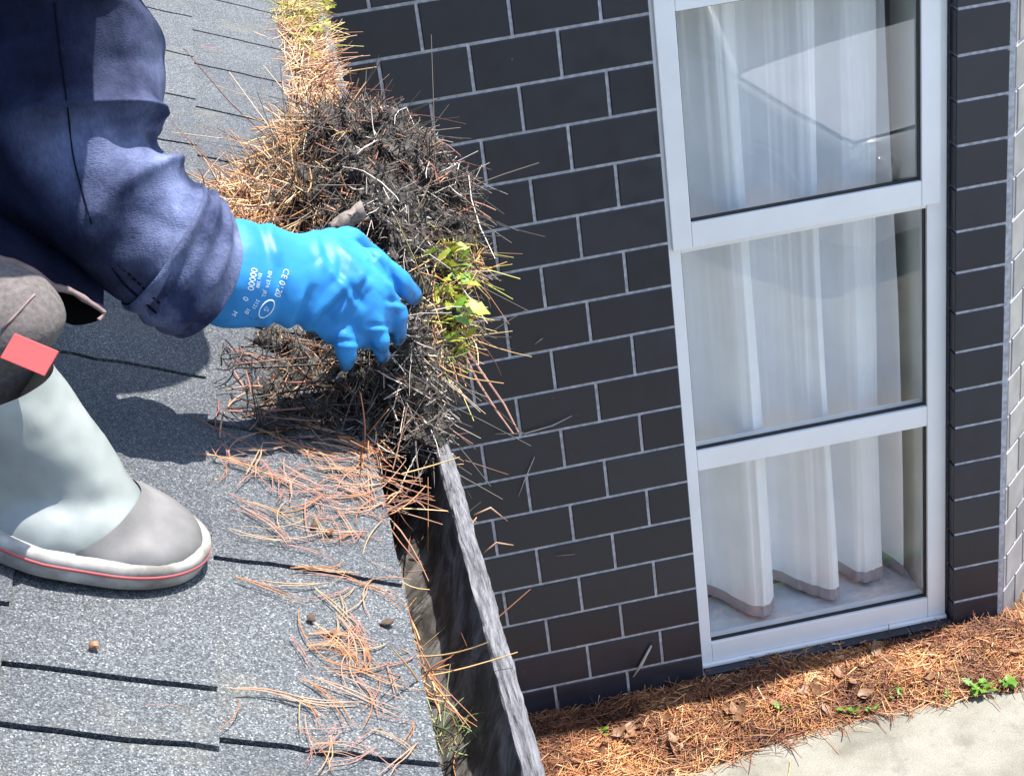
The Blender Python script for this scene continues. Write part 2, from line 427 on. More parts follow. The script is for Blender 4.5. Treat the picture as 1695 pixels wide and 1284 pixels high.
# splayed wall
sw = empty('splayed_wall', (XP, 0, 0)); tag(sw, 'brick wall turning away at the right edge, painted lighter as sunlit', 'wall')
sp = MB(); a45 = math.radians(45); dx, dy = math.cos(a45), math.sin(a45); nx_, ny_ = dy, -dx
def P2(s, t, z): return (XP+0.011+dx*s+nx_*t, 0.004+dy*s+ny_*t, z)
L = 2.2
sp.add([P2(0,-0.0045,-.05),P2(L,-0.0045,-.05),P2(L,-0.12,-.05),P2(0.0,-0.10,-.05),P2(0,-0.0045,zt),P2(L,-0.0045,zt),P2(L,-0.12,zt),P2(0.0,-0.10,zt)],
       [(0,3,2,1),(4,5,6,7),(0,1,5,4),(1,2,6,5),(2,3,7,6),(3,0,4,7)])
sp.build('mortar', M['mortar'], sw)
for r in range(TOPR, 19):
    z1 = ZT-r*BH-J/2; z0 = ZT-(r+1)*BH+J/2
    s0 = 0.030 if r % 2 == 0 else 0.115
    js = [0.006, s0]
    while js[-1] < L: js.append(js[-1]+BW*0.62)
    for a, b in zip(js, js[1:]):
        if b > 2.2: break
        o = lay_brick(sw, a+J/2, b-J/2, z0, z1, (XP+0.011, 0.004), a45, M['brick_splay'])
        if o: o.matrix_parent_inverse = Matrix.Translation(sw.location).inverted()

# ------------------------------------------------------------------ window
FY = 0.045                        # front face of the frame
def wp(px, py): p = aty(px, py, FY); return p[0], p[2]
win = empty('window', ((XL+XR)/2, FY, 0.08)); tag(win, 'tall white aluminium window with three stacked panes and an opening top sash', 'window')
xl, xr = XL+0.004, XR-0.004
zb = wp(1167, 1097)[1]; ztop = ZT-0.006
zs = wp(1140, 408)[1]              # bottom of the opening sash
plx, prx = wp(1153, 748)[0], wp(1535, 672)[0]          # fixed pane sides
z_m1, z_m0 = wp(1127, 420)[1], wp(1153, 748)[1]
z_b1, z_b0 = wp(1156, 780)[1], wp(1179, 1064)[1]
MB().box((xl, FY, zb), (plx, FY+0.06, ztop)).build('jamb', M['frame'], win, bevel=0.003)
MB().box((prx, FY, zb), (xr, FY+0.06, ztop)).build('jamb', M['frame'], win, bevel=0.003)
MB().box((plx+0.0005, FY+0.001, zb), (prx-0.0005, FY+0.06, z_b0)).build('sill_rail', M['frame'], win, bevel=0.003)
MB().box((plx+0.0005, FY+0.001, z_b1), (prx-0.0005, FY+0.06, z_m0)).build('rail', M['frame'], win, bevel=0.003)
MB().box((plx+0.0005, FY+0.001, z_m1), (prx-0.0005, FY+0.06, z_m1+0.035)).build('rail', M['frame'], win, bevel=0.003)
MB().box((plx+0.0005, FY+0.001, ztop-0.03), (prx-0.0005, FY+0.06, ztop)).build('head_rail', M['frame'], win, bevel=0.003)
MB().box((xl-0.001, FY-0.012, zb-0.012), (xr+0.001, FY+0.05, zb-0.001)).build('sill_flashing', M['frame'], win, bevel=0.002)
# opening sash, proud of the frame
sx0, sx1 = xl+0.012, xr-0.026
tx0, tx1 = wp(1141, 366)[0], wp(1522, 292)[0]; tz0, tz1 = wp(1141, 366)[1], wp(1116, 17)[1]
sash = empty('sash'); sash.parent = win; sash.matrix_parent_inverse = Matrix.Translation(win.location).inverted()
SY = FY-0.018
for nm, lo, hi in (('stile', (sx0, SY, zs), (tx0, FY-0.0006, ztop-0.012)), ('stile', (tx1, SY, zs), (sx1, FY-0.0006, ztop-0.012)),
                   ('sash_rail', (tx0+0.0005, SY+0.0005, zs), (tx1-0.0005, FY-0.0006, tz0)), ('sash_rail', (tx0+0.0005, SY+0.0005, tz1), (tx1-0.0005, FY-0.0006, ztop-0.012))):
    o = MB().box(lo, hi).build(nm, M['frame'], sash, bevel=0.0025)
def gasket(x0, x1, z0, z1, y, par):
    t = 0.007
    m_ = MB(); m_.box((x0, y, z0), (x1, y+0.010, z0+t)); m_.box((x1-t, y, z0+t), (x1, y+0.010, z1))
    m_.box((x0, y, z0+t), (x0+0.003, y+0.010, z1)); m_.box((x0+0.003, y, z1-0.003), (x1-t, y+0.010, z1))
    m_.build('gasket', M['gasket'], par)
def pane(x0, x1, z0, z1, y, par):
    me = MB().box((x0, y, z0), (x1, y+0.004, z1))
    me.build('pane', M['glass'], par)
gasket(plx+.0002, prx-.0002, z_b0+.0002, z_b1-.0002, FY+0.012, win); pane(plx+.001, prx-.001, z_b0+.001, z_b1-.001, FY+0.024, win)
gasket(plx+.0002, prx-.0002, z_m0+.0002, z_m1-.0002, FY+0.012, win); pane(plx+.001, prx-.001, z_m0+.001, z_m1-.001, FY+0.024, win)
gasket(tx0+.0002, tx1-.0002, tz0+.0002, tz1-.0002, SY+0.010, sash); pane(tx0+.001, tx1-.001, tz0+.001, tz1-.001, SY+0.021, sash)

# ------------------------------------------------------------------ room behind the window
rm = MB()
rm.box((0.30, 1.9, -0.02), (1.9, 2.0, 2.75)); rm.box((0.20, 0.13, -0.02), (0.30, 2.0, 2.75)); rm.box((1.9, 0.45, -0.02), (2.0, 2.0, 2.75))
rm.box((0.20, 0.12, 2.62), (1.72, 2.0, 2.75)); rm.box((1.721, 0.46, 2.62), (2.0, 2.0, 2.75)); rm.box((1.70, 0.20, -0.02), (1.76, 0.46, 2.70))
tag(rm.build('room_wall', M['room']), kind='structure')
tag(MB().box((0.28, 0.33, 0.0), (1.75, 1.95, 0.10)).build('room_floor', M['carpet']), kind='structure')
lin = MB(); lin.box((prx+0.002, FY+0.061, 0.1), (prx+0.012, 0.33, ztop)); lin.box((plx-0.012, FY+0.061, 0.1), (plx-0.002, 0.33, ztop)); lin.box((plx-0.012, FY+0.061, ztop+0.001), (prx+0.012, 0.33, ztop+0.012))
lin.build('reveal_liner', M['curtain_liner'], win)
MB().box((plx-0.001, FY+0.0615, z_b0-0.05), (prx+0.001, 0.31, z_b0-0.012)).build('inner_ledge', M['ledge'], win, bevel=0.003)
# curtain
cz0 = z_b0+0.012
fold_px = [1085, 1203, 1328, 1430, 1508, 1600]
fx = [aty(p, 560, 0.19)[0] for p in fold_px]
cu = empty('curtain', (1.03, 0.2, cz0)); tag(cu, 'white sheer curtain hanging in deep folds behind the glass', 'curtain')
def fold_y(x):
    for a, b in zip(fx, fx[1:]):
        if a <= x <= b:
            t = (x-a)/(b-a); return float(np.interp(t, [0, .16, .27, .34, .41, .50, .60, .72, .86, 1], [1, .98, .88, .45, .08, .0, .25, .70, .95, 1]))
    return 0.5
xs = np.linspace(fx[0], prx-0.045, 420)
def curtain_sheet(z0, z1, off, nz):
    v = []; f = []
    for j in range(nz+1):
        t = j/nz; z = z0+(z1-z0)*t; zz = (z-cz0)/2.2
        for x in xs:
            c = fold_y(x+0.012*math.sin(z*1.7+x*5))
            amp = (0.150+0.035*math.sin(x*23+1))*(1-0.10*zz)
            y = 0.300 - amp*c + 0.010*noise.noise((x*9, z*0.8, 2.0)) + 0.007*noise.noise((x*38, z*0.6, 5)) + 0.003*noise.noise((x*95, z*0.9, 7)) - off
            xx = x + 0.010*noise.noise((x*3, z*0.7, 8)) + 0.016*c*(1-zz*0.25)
            v.append((xx, y, z))
    n = len(xs)
    for j in range(nz):
        for i in range(n-1): f.append((j*n+i, j*n+i+1, (j+1)*n+i+1, (j+1)*n+i))
    return mesh('cloth', v, f)
link('drape', curtain_sheet(cz0+0.042, ztop+0.05, 0.0, 30), M['curtain'], cu, True)
link('hem', curtain_sheet(cz0, cz0+0.042, 0.0, 3), M['hem'], cu, True)

# ------------------------------------------------------------------ roof
PITCH = math.radians(25); DN = np.array([-math.cos(PITCH), 0, math.sin(PITCH)]); NN = np.array([math.sin(PITCH), 0, math.cos(PITCH)])
EAVE = np.array([-0.36272, 0, 0.36297+2.41925])
def R3(s, y, h=0.0): return EAVE + DN*s + NN*h + np.array([0, y, 0])
RPL = float(NN @ EAVE)
def on_roof(px, py, h=0.0): return on_plane(px, py, NN, RPL+h)
def roof_sy(px, py): p = on_roof(px, py, 0.007); return float((p-EAVE)@DN), float(p[1])
EX = 0.1585
roof = empty('shingle_roof', tuple(R3(0, -2.3, -0.02))); tag(roof, 'grey granule shingle roof with black gaps sloping down to the gutter', 'roof')
Y0, Y1 = -5.2, -0.03
v = [R3(-0.012, Y0, -0.001), R3(-0.012, Y1, -0.001), R3(1.9, Y1, -0.001), R3(1.9, Y0, -0.001), R3(-0.012, Y0, -0.018), R3(-0.012, Y1, -0.018), R3(1.9, Y1, -0.018), R3(1.9, Y0, -0.018)]
link('roof_deck', mesh('roof_deck', v, [(0,3,2,1),(4,5,6,7),(0,1,5,4),(1,2,6,5),(2,3,7,6),(3,0,4,7)]), M['felt'], roof)
keys = {0: [-4.62,-4.38,-4.10,-3.83,-3.585,-3.344,-3.103,-2.86,-2.62,-2.36,-2.095,-1.887,-1.671,-1.478,-1.25,-1.0,-0.77,-0.52,-0.27],
        1: [-4.70,-4.45,-4.2,-3.95,-3.66,-3.361,-3.292,-3.077,-2.776,-2.54,-2.30,-2.073,-1.87,-1.656,-1.419,-1.17,-0.93,-0.66,-0.40]}
def shingle(c, ya, yb):
    s0, s1 = c*EX - (0.010 if c == 0 else 0), (c+1)*EX+0.018
    n = 8; g_ = 0.0034
    va, vb, lowa = [], [], []
    wob = lambda s, y: 0.0040*noise.noise((s*9, y*3.3, 4.0+c)) + 0.0016*noise.noise((s*60, y*9, 1.0+c))
    cur = lambda t, y: 0.012*math.sin(t*math.pi)*noise.noise((y*2.7, c, 9.0))
    v = []; f = []
    ny2 = 8
    for i in range(n+1):
        t = i/n
        for k in range(ny2+1):
            q = k/ny2
            yA = ya+g_+wob(t, ya)+cur(t, ya); yB = yb-g_+wob(t, yb)+cur(t, yb)
            y = yA+(yB-yA)*q
            s = s0+(s1-s0)*t + (0.0014*noise.noise((y*18, c*3.0, 2.2)) if i == 0 else 0)
            top = 0.0105+(0.0048-0.0105)*t + 0.0010*noise.noise((s*9, y*6, 3))
            if i == 0: top += 0.0012*noise.noise((y*7, c, 0))
            v.append(R3(s, y, top))
    m1 = len(v)
    for i in range(n+1):
        t = i/n
        for q in (0, 1):
            yA = ya+g_+wob(t, ya)+cur(t, ya); yB = yb-g_+wob(t, yb)+cur(t, yb)
            s = s0+(s1-s0)*t
            v.append(R3(s, yB if q else yA, 0.0105+(0.0048-0.0105)*t-0.0046))
    W = ny2+1
    for i in range(n):
        for k in range(ny2): a = i*W+k; f.append((a, a+W, a+W+1, a+1))
        f.append((i*W, m1+2*i, m1+2*i+2, (i+1)*W)); f.append((i*W+ny2, (i+1)*W+ny2, m1+2*i+3, m1+2*i+1))
    f.append(tuple([k for k in range(W)] + [m1+1, m1]))
    me = mesh('shingle', v, f); fix_normals(me)
    link('shingle', me, M['shingle'], roof)
for c in range(8):
    ks = keys.get(c)
    if ks is None:
        ks = []; y = -4.9+random.random()*0.1
        while y < -0.25: ks.append(y); y += random.choice((0.22, 0.24, 0.26, 0.2))
    ks = [Y0]+ks+[Y1]
    for a, b in zip(ks, ks[1:]): shingle(c, a, b)
# the roof keeps shedding light further up (plain continuation out of view), eave framing
tag(MB().box((-0.435, Y0, EAVE[2]-0.20), (-0.41, Y1, EAVE[2]-0.012)).build('fascia_board', M['timber_dark']), 'dark fascia board behind the gutter', 'board')
lw = MB(); lw.box((-1.15, Y0, -0.05), (-1.0, Y1, 2.75)); lw.box((-1.0, Y0, 2.56), (-0.4355, Y1, 2.58))
tag(lw.build('side_wall', M['brick']), 'dark wall of the wing below the shingle roof', 'wall')

# ------------------------------------------------------------------ gutter
gut = empty('gutter', (-0.33, -2.3, EAVE[2]-0.13)); tag(gut, 'old grey roof gutter with weathered lip, half cleared of debris', 'gutter')
GL = EAVE[2]-0.012                # lip height
prof = [(-0.405, GL-0.015), (-0.405, GL-0.100), (-0.385, GL-0.118), (-0.345, GL-0.112), (-0.318, GL-0.085), (-0.300, GL-0.045), (-0.2885, GL-0.012), (-0.2845, GL-0.012), (-0.296, GL-0.050), (-0.314, GL-0.090), (-0.342, GL-0.116), (-0.386, GL-0.122), (-0.409, GL-0.104), (-0.409, GL-0.015)]
ys = np.linspace(Y0, Y1, 120); v = []; f = []
for y in ys:
    for i, (x, z) in enumerate(prof):
        v.append((x+0.0015*noise.noise((y*3, z*20, i*0.1)), y, z+0.0012*noise.noise((y*4, x*20, 3))))
n = len(prof)
for i in range(len(ys)-1):
    for k in range(n): f.append((i*n+k, (i+1)*n+k, (i+1)*n+(k+1)%n, i*n+(k+1)%n))
me = mesh('trough', v, f); fix_normals(me); link('trough', me, M['trough'], gut)
ys = np.linspace(Y0, Y1, 1400); v = []; f = []
n = 20
for y in ys:
    for k in range(n):
        t = 2*math.pi*k/n
        rr = (1+0.20*noise.noise((math.cos(t)*3, y*2.2, math.sin(t)*3))+0.22*noise.noise((math.cos(t)*7, y*14, math.sin(t)*7))+0.14*noise.noise((math.cos(t)*16, y*60, math.sin(t)*16)))*min(1.25, 1/max(abs(math.cos(t)), abs(math.sin(t))))
        v.append((-0.2815+0.0080*math.cos(t)*rr+0.0016*noise.noise((y*5, 0, 7)), y, GL-0.006+0.0080*math.sin(t)*rr))
for i in range(len(ys)-1):
    for k in range(n): f.append((i*n+k, i*n+(k+1)%n, (i+1)*n+(k+1)%n, (i+1)*n+k))
me = mesh('gutter_lip', v, f); fix_normals(me); link('gutter_lip', me, M['lip'], gut, False)
MB().box((-0.2838, Y0, GL-0.075), (-0.2795, Y1, GL-0.010)).build('front_face', M['lip'], gut)

# ------------------------------------------------------------------ needle strands
ORANGE = [(0.46,0.22,0.09),(0.52,0.30,0.13),(0.38,0.17,0.08),(0.58,0.38,0.18),(0.30,0.13,0.07)]
TAN = [(0.60,0.44,0.27),(0.52,0.36,0.22),(0.66,0.52,0.34),(0.44,0.28,0.17)]
RED = [(0.24,0.10,0.07),(0.30,0.14,0.09),(0.18,0.08,0.06),(0.36,0.19,0.12)]
DARK = [(0.03,0.024,0.02),(0.055,0.042,0.034),(0.02,0.016,0.014),(0.10,0.08,0.065)]
PALE = [(0.48,0.42,0.38),(0.60,0.55,0.50),(0.34,0.29,0.26),(0.22,0.18,0.16)]
YGREEN = [(0.42,0.38,0.08),(0.34,0.34,0.07),(0.50,0.40,0.12),(0.28,0.30,0.06)]
def strands(name, roots, dirs, lens, bends, rad, cols, mat=None, parent=None, segs=4):
    roots = np.asarray(roots, float); dirs = np.asarray(dirs, float); bends = np.asarray(bends, float)
    N = len(roots); S = segs
    lens = np.asarray(lens, float); rad = np.broadcast_to(np.asarray(rad, float), (N,))
    dirs = dirs/(np.linalg.norm(dirs, axis=1, keepdims=True)+1e-9)
    t = np.linspace(0, 1, S)
    P = roots[:, None, :] + dirs[:, None, :]*(lens[:, None]*t)[:, :, None] + bends[:, None, :]*((lens[:, None]*t**2))[:, :, None]
    T = np.gradient(P, axis=1); T /= (np.linalg.norm(T, axis=2, keepdims=True)+1e-9)
    rv = rng.normal(size=(N, 1, 3)); A = np.cross(T, rv); A /= (np.linalg.norm(A, axis=2, keepdims=True)+1e-9); B = np.cross(T, A)
    taper = (1-0.55*np.abs(t-0.4)**1.5*1.4)[None, :, None]
    V = np.empty((N, S, 3, 3))
    for k in range(3):
        a = 2*math.pi*k/3
        V[:, :, k, :] = P + (math.cos(a)*A+math.sin(a)*B)*rad[:, None, None]*taper
    base = (np.arange(N)*S*3)[:, None, None]; si = (np.arange(S-1)*3)[None, :, None]; kk = np.arange(3)[None, None, :]; k2 = (kk+1) % 3
    F = np.stack([base+si+kk, base+si+k2, base+si+3+k2, base+si+3+kk], axis=-1).reshape(-1, 4)
    me = bpy.data.meshes.new(name)
    nv = N*S*3; nf = len(F)
    me.vertices.add(nv); me.vertices.foreach_set('co', V.reshape(-1))
    me.loops.add(nf*4); me.loops.foreach_set('vertex_index', F.reshape(-1).astype(np.int32))
    me.polygons.add(nf); me.polygons.foreach_set('loop_start', (np.arange(nf)*4).astype(np.int32))
    me.update(calc_edges=True)
    at = me.attributes.new('tint', 'FLOAT_COLOR', 'POINT')
    c = np.ones((N, 4)); c[:, :3] = cols
    at.data.foreach_set('color', np.repeat(c, S*3, axis=0).reshape(-1))
    me.validate()
    return link(name, me, mat or M['strand'], parent)
def pick(pal, n, jit=0.18):
    c = np.array(pal)[rng.integers(0, len(pal), n)]
    return np.clip(c*(1+rng.normal(0, jit, (n, 1))), 0.004, 0.9)
def sample_surface(me, n):
    me.calc_loop_triangles()
    tri = np.empty(len(me.loop_triangles)*3, np.int32); me.loop_triangles.foreach_get('vertices', tri); tri = tri.reshape(-1, 3)
    co = np.empty(len(me.vertices)*3); me.vertices.foreach_get('co', co); co = co.reshape(-1, 3)
    a, b, c = co[tri[:, 0]], co[tri[:, 1]], co[tri[:, 2]]
    nn = np.cross(b-a, c-a); ar = np.linalg.norm(nn, axis=1); nn /= (ar[:, None]+1e-12)
    k = rng.choice(len(tri), n, p=ar/ar.sum()); u = rng.random((n, 2)); fl = u.sum(1) > 1; u[fl] = 1-u[fl]
    return a[k]+(b-a)[k]*u[:, :1]+(c-a)[k]*u[:, 1:], nn[k]
def unit(a): return a/(np.linalg.norm(a, axis=-1, keepdims=True)+1e-9)
# ------------------------------------------------------------------ debris in the gutter
# packed fill in the uncleared far part of the gutter
ys = np.linspace(-2.42, -0.06, 150); v = []; f = []; n = 14
for y in ys:
    k0 = min(1, max(0, (y+2.42)/0.25))
    for i in range(n):
        t = i/(n-1); x = -0.402+0.118*t
        z = GL-0.055+k0*(0.050+0.022*math.sin(t*math.pi))+0.014*noise.noise((x*14, y*9, 0))+0.010*noise.noise((x*40, y*40, 2))-(0.015 if i == n-1 else 0)
        if i == 0: z -= 0.010
        v.append((x, y, z))
for i in range(len(ys)-1):
    for k in range(n-1): f.append((i*n+k, i*n+k+1, (i+1)*n+k+1, (i+1)*n+k))
fill_me = mesh('gutter_compost', v, f); fix_normals(fill_me)
tag(link('gutter_compost', fill_me, M['compost'], None, True), 'dark compost packed in the uncleared far length of the gutter', 'compost', kind='stuff')
N = 9000
p, nn = sample_surface(fill_me, N)
d = np.c_[rng.normal(0, 0.55, N), rng.normal(0, 0.9, N), np.abs(rng.normal(0.12, 0.22, N))]
ln = rng.uniform(0.025, 0.085, N); bd = rng.normal(0, 0.25, (N, 3)); bd[:, 2] = -np.abs(bd[:, 2])*0.8
cols = np.where(rng.random((N, 1)) < 0.72, np.where(rng.random((N, 1)) < 0.5, pick(ORANGE, N), pick(TAN, N)), pick(RED, N))
yg = (np.sin(p[:, 1]*5+1)+rng.normal(0, 0.5, N) > 0.75); cols[yg] = pick(YGREEN, int(yg.sum()))
p[:, 2] += rng.uniform(-0.004, 0.010, N)
mx = np.clip(d[:, 0], -1, 1)
tag(strands('gutter_needles', p-unit(d)*ln[:, None]*0.4, d, ln, bd, rng.uniform(0.0006, 0.0013, N), cols), 'orange pine needles and moss filling the gutter beside the shingles', 'needles', kind='stuff')

# the clump that the glove is pulling out
clump = empty('debris_clump', tuple(aty(640, 600, -2.76))); tag(clump, 'black matted clump of needles, roots and compost lifted by the blue glove', 'clump')
blobs = [(512,235,-1.98,.050),(535,250,-2.14,.058),(575,240,-2.27,.060),(630,255,-2.40,.058),(690,292,-2.48,.046),(728,328,-2.52,.036),(742,378,-2.56,.032),
         (738,432,-2.60,.030),(730,490,-2.65,.028),(722,550,-2.70,.028),(700,610,-2.76,.024),(692,670,-2.80,.022),(700,715,-2.84,.018),
         (615,330,-2.48,.050),(660,370,-2.55,.046),(680,430,-2.61,.038),(685,500,-2.67,.030),(670,560,-2.72,.028),(655,615,-2.77,.026),(665,660,-2.80,.024),
         (480,285,-2.12,.046),(445,312,-2.19,.036),(415,335,-2.25,.030),(480,345,-2.30,.044),(540,335,-2.37,.052),(575,385,-2.50,.044),(590,450,-2.60,.036),
         (560,640,-2.70,.030),(590,600,-2.70,.034),(520,610,-2.66,.030),(460,600,-2.64,.024),(410,590,-2.62,.020),(540,665,-2.74,.020),(480,650,-2.71,.016),(430,640,-2.70,.012),(612,590,-2.79,.024),(660,558,-2.78,.024),(578,618,-2.79,.020)]
segs = []
for px, py, y, r in blobs:
    c = aty(px, py, y); segs.append((c, r*0.92, c+np.array([0.001, 0, 0]), r*0.92))
chain = [0,1,2,3,4,5,6,7,8,9,10,11,12]
for a, b in zip(chain, chain[1:]):
    A, B = blobs[a], blobs[b]; segs.append((aty(*A[:3]), A[3]*0.85, aty(*B[:3]), B[3]*0.85))
chain = [3,13,14,15,16,17,18,19]
for a, b in zip(chain, chain[1:]):
    A, B = blobs[a], blobs[b]; segs.append((aty(*A[:3]), A[3]*0.85, aty(*B[:3]), B[3]*0.85))
for _ in range(34):                                                # flat dark sludge, also standing for shade on the shingle edge under the hand
    px, py = random.uniform(440, 620), random.uniform(570, 720)
    c = on_roof(px, py, 0.004); segs.append((c, random.uniform(.010, .020), c+np.array([random.uniform(-.03, .03), random.uniform(-.02, .02), 0]), .010))
cm = capsules('matted_core', segs, 0.005, 3)
displace(cm, lambda c: 0.018*noise.noise(c*26)+0.014*noise.noise(c*62)+0.010*noise.noise(c*140)-0.003)
link('matted_core', cm, M['compost'], clump)
N = 21000
p, nn = sample_surface(cm, N)
def proj_px(p):
    q = (p-CAM)@RC.T; return q[:, 0]/q[:, 2]*FPX+PW/2, q[:, 1]/q[:, 2]*FPX+PH/2
px, py = proj_px(p)
tang = unit(np.cross(nn, rng.normal(size=(N, 3))))
flow = np.tile(np.array([0.02, -1.0, -0.12]), (N, 1))             # fibres run along the gutter
d = unit(tang*0.70+flow*0.6*rng.choice([-1, 1], (N, 1))+nn*rng.uniform(-0.12, 0.10, (N, 1)))
left = (px < 520) & (py < 480); right = (px > 705) & (py > 380) & (py < 620); topright = (px > 600) & (py < 380); mat_ = (px > 590) & (px <= 740) & (py > 300) & ~right
cols = pick(DARK, N)
u = rng.random(N)
s_ = left & (u < 0.66); cols[s_] = pick(ORANGE+TAN, int(s_.sum()))
s_ = right & (u < 0.70); cols[s_] = pick(YGREEN+ORANGE, int(s_.sum()))
s_ = topright & (u < 0.26); cols[s_] = pick(PALE+RED+RED, int(s_.sum()))
s_ = mat_ & (u < 0.26); cols[s_] = pick(PALE, int(s_.sum()))
s_ = ~(left | right | topright | mat_) & (u < 0.20); cols[s_] = pick(RED+ORANGE, int(s_.sum()))
ln = rng.uniform(0.010, 0.035, N); lg = rng.random(N) < 0.22; ln[lg] *= 2.4; d[lg] = unit(tang[lg]*0.8+flow[lg]*0.4+nn[lg]*0.06); ln[left] *= 1.7
bd = rng.normal(0, 0.35, (N, 3)); bd[:, 2] -= 0.25
rad = rng.uniform(0.0004, 0.0010, N)
keep = ~((px < 470) & (py > 560) & (rng.random(N) < 0.5))
o = strands('needles_and_roots', (p-d*ln[:, None]*0.3)[keep], d[keep], ln[keep], bd[keep], rad[keep], cols[keep], None, clump); o['kind'] = 'stuff'
# long stray needles sticking out of the clump against the wall
N = 34
p, nn = sample_surface(cm, N*8); px, py = proj_px(p)
sel = np.where((px > 640) | (py < 260) | ((px < 470) & (py < 400)))[0][:N]
p, nn = p[sel], nn[sel]; N = len(p)
d = unit(nn+rng.normal(0, 0.5, (N, 3)))
o = strands('stray_needles', p, d, rng.uniform(0.02, 0.055, N), rng.normal(0, 0.4, (N, 3)), rng.uniform(0.0006, 0.0010, N), pick(RED+TAN+PALE, N), None, clump, 6); o['kind'] = 'stuff'
# slab of matted sludge hanging from the hand into the trough
sl = [(640,585,.024,.012),(655,625,.026,.004),(676,668,.025,-.004),(700,712,.020,-.010),(718,748,.014,-.016),(728,772,.008,-.022)]
cp = [(atz(x_, y_, GL+dz), r_) for x_, y_, r_, dz in sl]
slab = capsules('sludge_slab', [(a, ra, b, rb) for (a, ra), (b, rb) in zip(cp, cp[1:])], 0.003, 3)
displace(slab, lambda c: 0.006*noise.noise(Vector((c.x*90, c.y*18, c.z*90)))+0.005*noise.noise(Vector((c.x*200, c.y*45, c.z*200)))+0.003*noise.noise(c*300))
link('sludge_slab', slab, mat_gutter('fibrous_sludge', (0.30, 0.27, 0.245), (0.045, 0.038, 0.033), (0.006, 0.005, 0.005), (1.0, 0.16, 1.0), 170, 0.005, 0.7), clump)
N = 500
p, nn = sample_surface(slab, N)
d = unit(np.tile(np.array([0.05, -1.0, -0.05]), (N, 1))+rng.normal(0, 0.22, (N, 3)))
o = strands('slab_fibres', p, d, rng.uniform(0.01, 0.035, N), rng.normal(0, 0.2, (N, 3)), rng.uniform(0.0003, 0.0007, N), pick(PALE+DARK+DARK, N), None, clump); o['kind'] = 'stuff'
# needles spilling over the shingle edge under the arm, mostly coloured near-black as shade
N = 260
roots = np.array([on_roof(rng.uniform(360, 640), rng.uniform(555, 690), rng.uniform(0.002, 0.018)) for _ in range(N)])
d = np.c_[rng.normal(0.15, 0.55, N), rng.normal(-0.5, 0.6, N), rng.normal(-0.10, 0.12, N)]
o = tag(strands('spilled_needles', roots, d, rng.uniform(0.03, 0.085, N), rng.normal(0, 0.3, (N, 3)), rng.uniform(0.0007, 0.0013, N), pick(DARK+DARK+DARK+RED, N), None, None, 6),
        'reddish pine needles below the glove, mostly painted near-black as shade', 'needles', kind='stuff')
# orange tuft spilling on the shingles left of the gutter above the glove
N = 1100
roots = np.array([on_roof(rng.normal(455, 52), rng.normal(340, 28), abs(rng.normal(0.0, 0.018))+0.004) for _ in range(N)])
d = np.c_[rng.normal(-0.2, 0.6, N), rng.normal(-0.3, 0.7, N), rng.normal(0.0, 0.3, N)]
tag(strands('needle_tuft', roots-unit(d)*0.02, d, rng.uniform(0.03, 0.075, N), rng.normal(0, 0.3, (N, 3)), rng.uniform(0.0007, 0.0012, N), pick(ORANGE+TAN+RED, N), None, None, 5),
    'heap of orange needles on the shingles above the blue cuff', 'needles', kind='stuff')
# needles and green shoots left in the cleared near part of the gutter
N = 240
roots = np.array([np.array([rng.uniform(-0.40, -0.30), y, GL-0.112+rng.uniform(0, 0.03)]) for y in rng.uniform(-4.2, -2.75, N)])
d = np.c_[rng.normal(0.2, 0.5, N), rng.normal(0, 1.0, N), rng.normal(0.25, 0.3, N)]
tag(strands('trough_needles', roots, d, rng.uniform(0.03, 0.09, N), rng.normal(0, 0.3, (N, 3)), rng.uniform(0.0006, 0.0011, N), pick(RED+ORANGE+DARK, N), None, None, 6),
    'few needles left lying in the cleared trough of the gutter', 'needles', kind='stuff')
# orange sprays of needles fanning over the gutter edge
def spray(ax, ay, n, sx, sy, lmin, lmax, pal, hgt, label, bias):
    r0 = on_roof(ax, ay, hgt)
    roots = r0+rng.normal(0, 1, (n, 3))*np.array([sx, sy, 0.003])
    d = np.array(bias)+rng.normal(0, 0.42, (n, 3))
    return tag(strands('needle_spray', roots, d, rng.uniform(lmin, lmax, n), rng.normal(0, 0.35, (n, 3)), rng.uniform(0.0006, 0.0010, n), pick(pal, n), None, None, 6), label, 'needles', kind='stuff')
spray(608, 735, 24, .006, .020, .025, .055, [(0.34,0.15,0.06),(0.24,0.10,0.06),(0.40,0.20,0.08)], .012, 'bright orange needle bunch hooked over the shingle edge below the glove', (0.35, -0.7, 0.05))
spray(636, 830, 26, .008, .030, .025, .060, ORANGE+RED, .012, 'fan of needles poking from the shingle edge over the dark trough', (0.9, 0.1, -0.05))
spray(690, 1110, 24, .004, .02, .03, .07, ORANGE, -.01, 'upright orange needles standing in the near end of the trough', (0.12, -0.8, 0.10))
spray(735, 1225, 26, .008, .012, .03, .06, [(0.10,0.14,0.05),(0.16,0.20,0.08),(0.08,0.10,0.05)], -.07, 'dull green grass shoots growing in the near end of the trough', (0.35, 0.5, 0.5))
spray(755, 560, 16, .012, .02, .04, .085, RED+ORANGE+TAN, .03, 'needles trailing from the clump against the dark bricks', (0.55, -0.75, -0.25))
# hanging long twigs
tw = MB()
for pts in ([(770,575),(800,620),(835,670),(858,715)], [(765,580),(790,630),(822,680),(850,718)]):
    tw.tube([aty(x, y, -2.66-0.02*i) for i, (x, y) in enumerate(pts)], [.0016, .0014, .0012, .0008], 6)
tag(tw.build('hanging_twig', simple('reddish_twig', (0.34, 0.19, 0.15), (0.22, 0.11, 0.09), 80, 0.7)), 'pair of reddish twigs dangling from the clump in front of the bricks', 'twig')
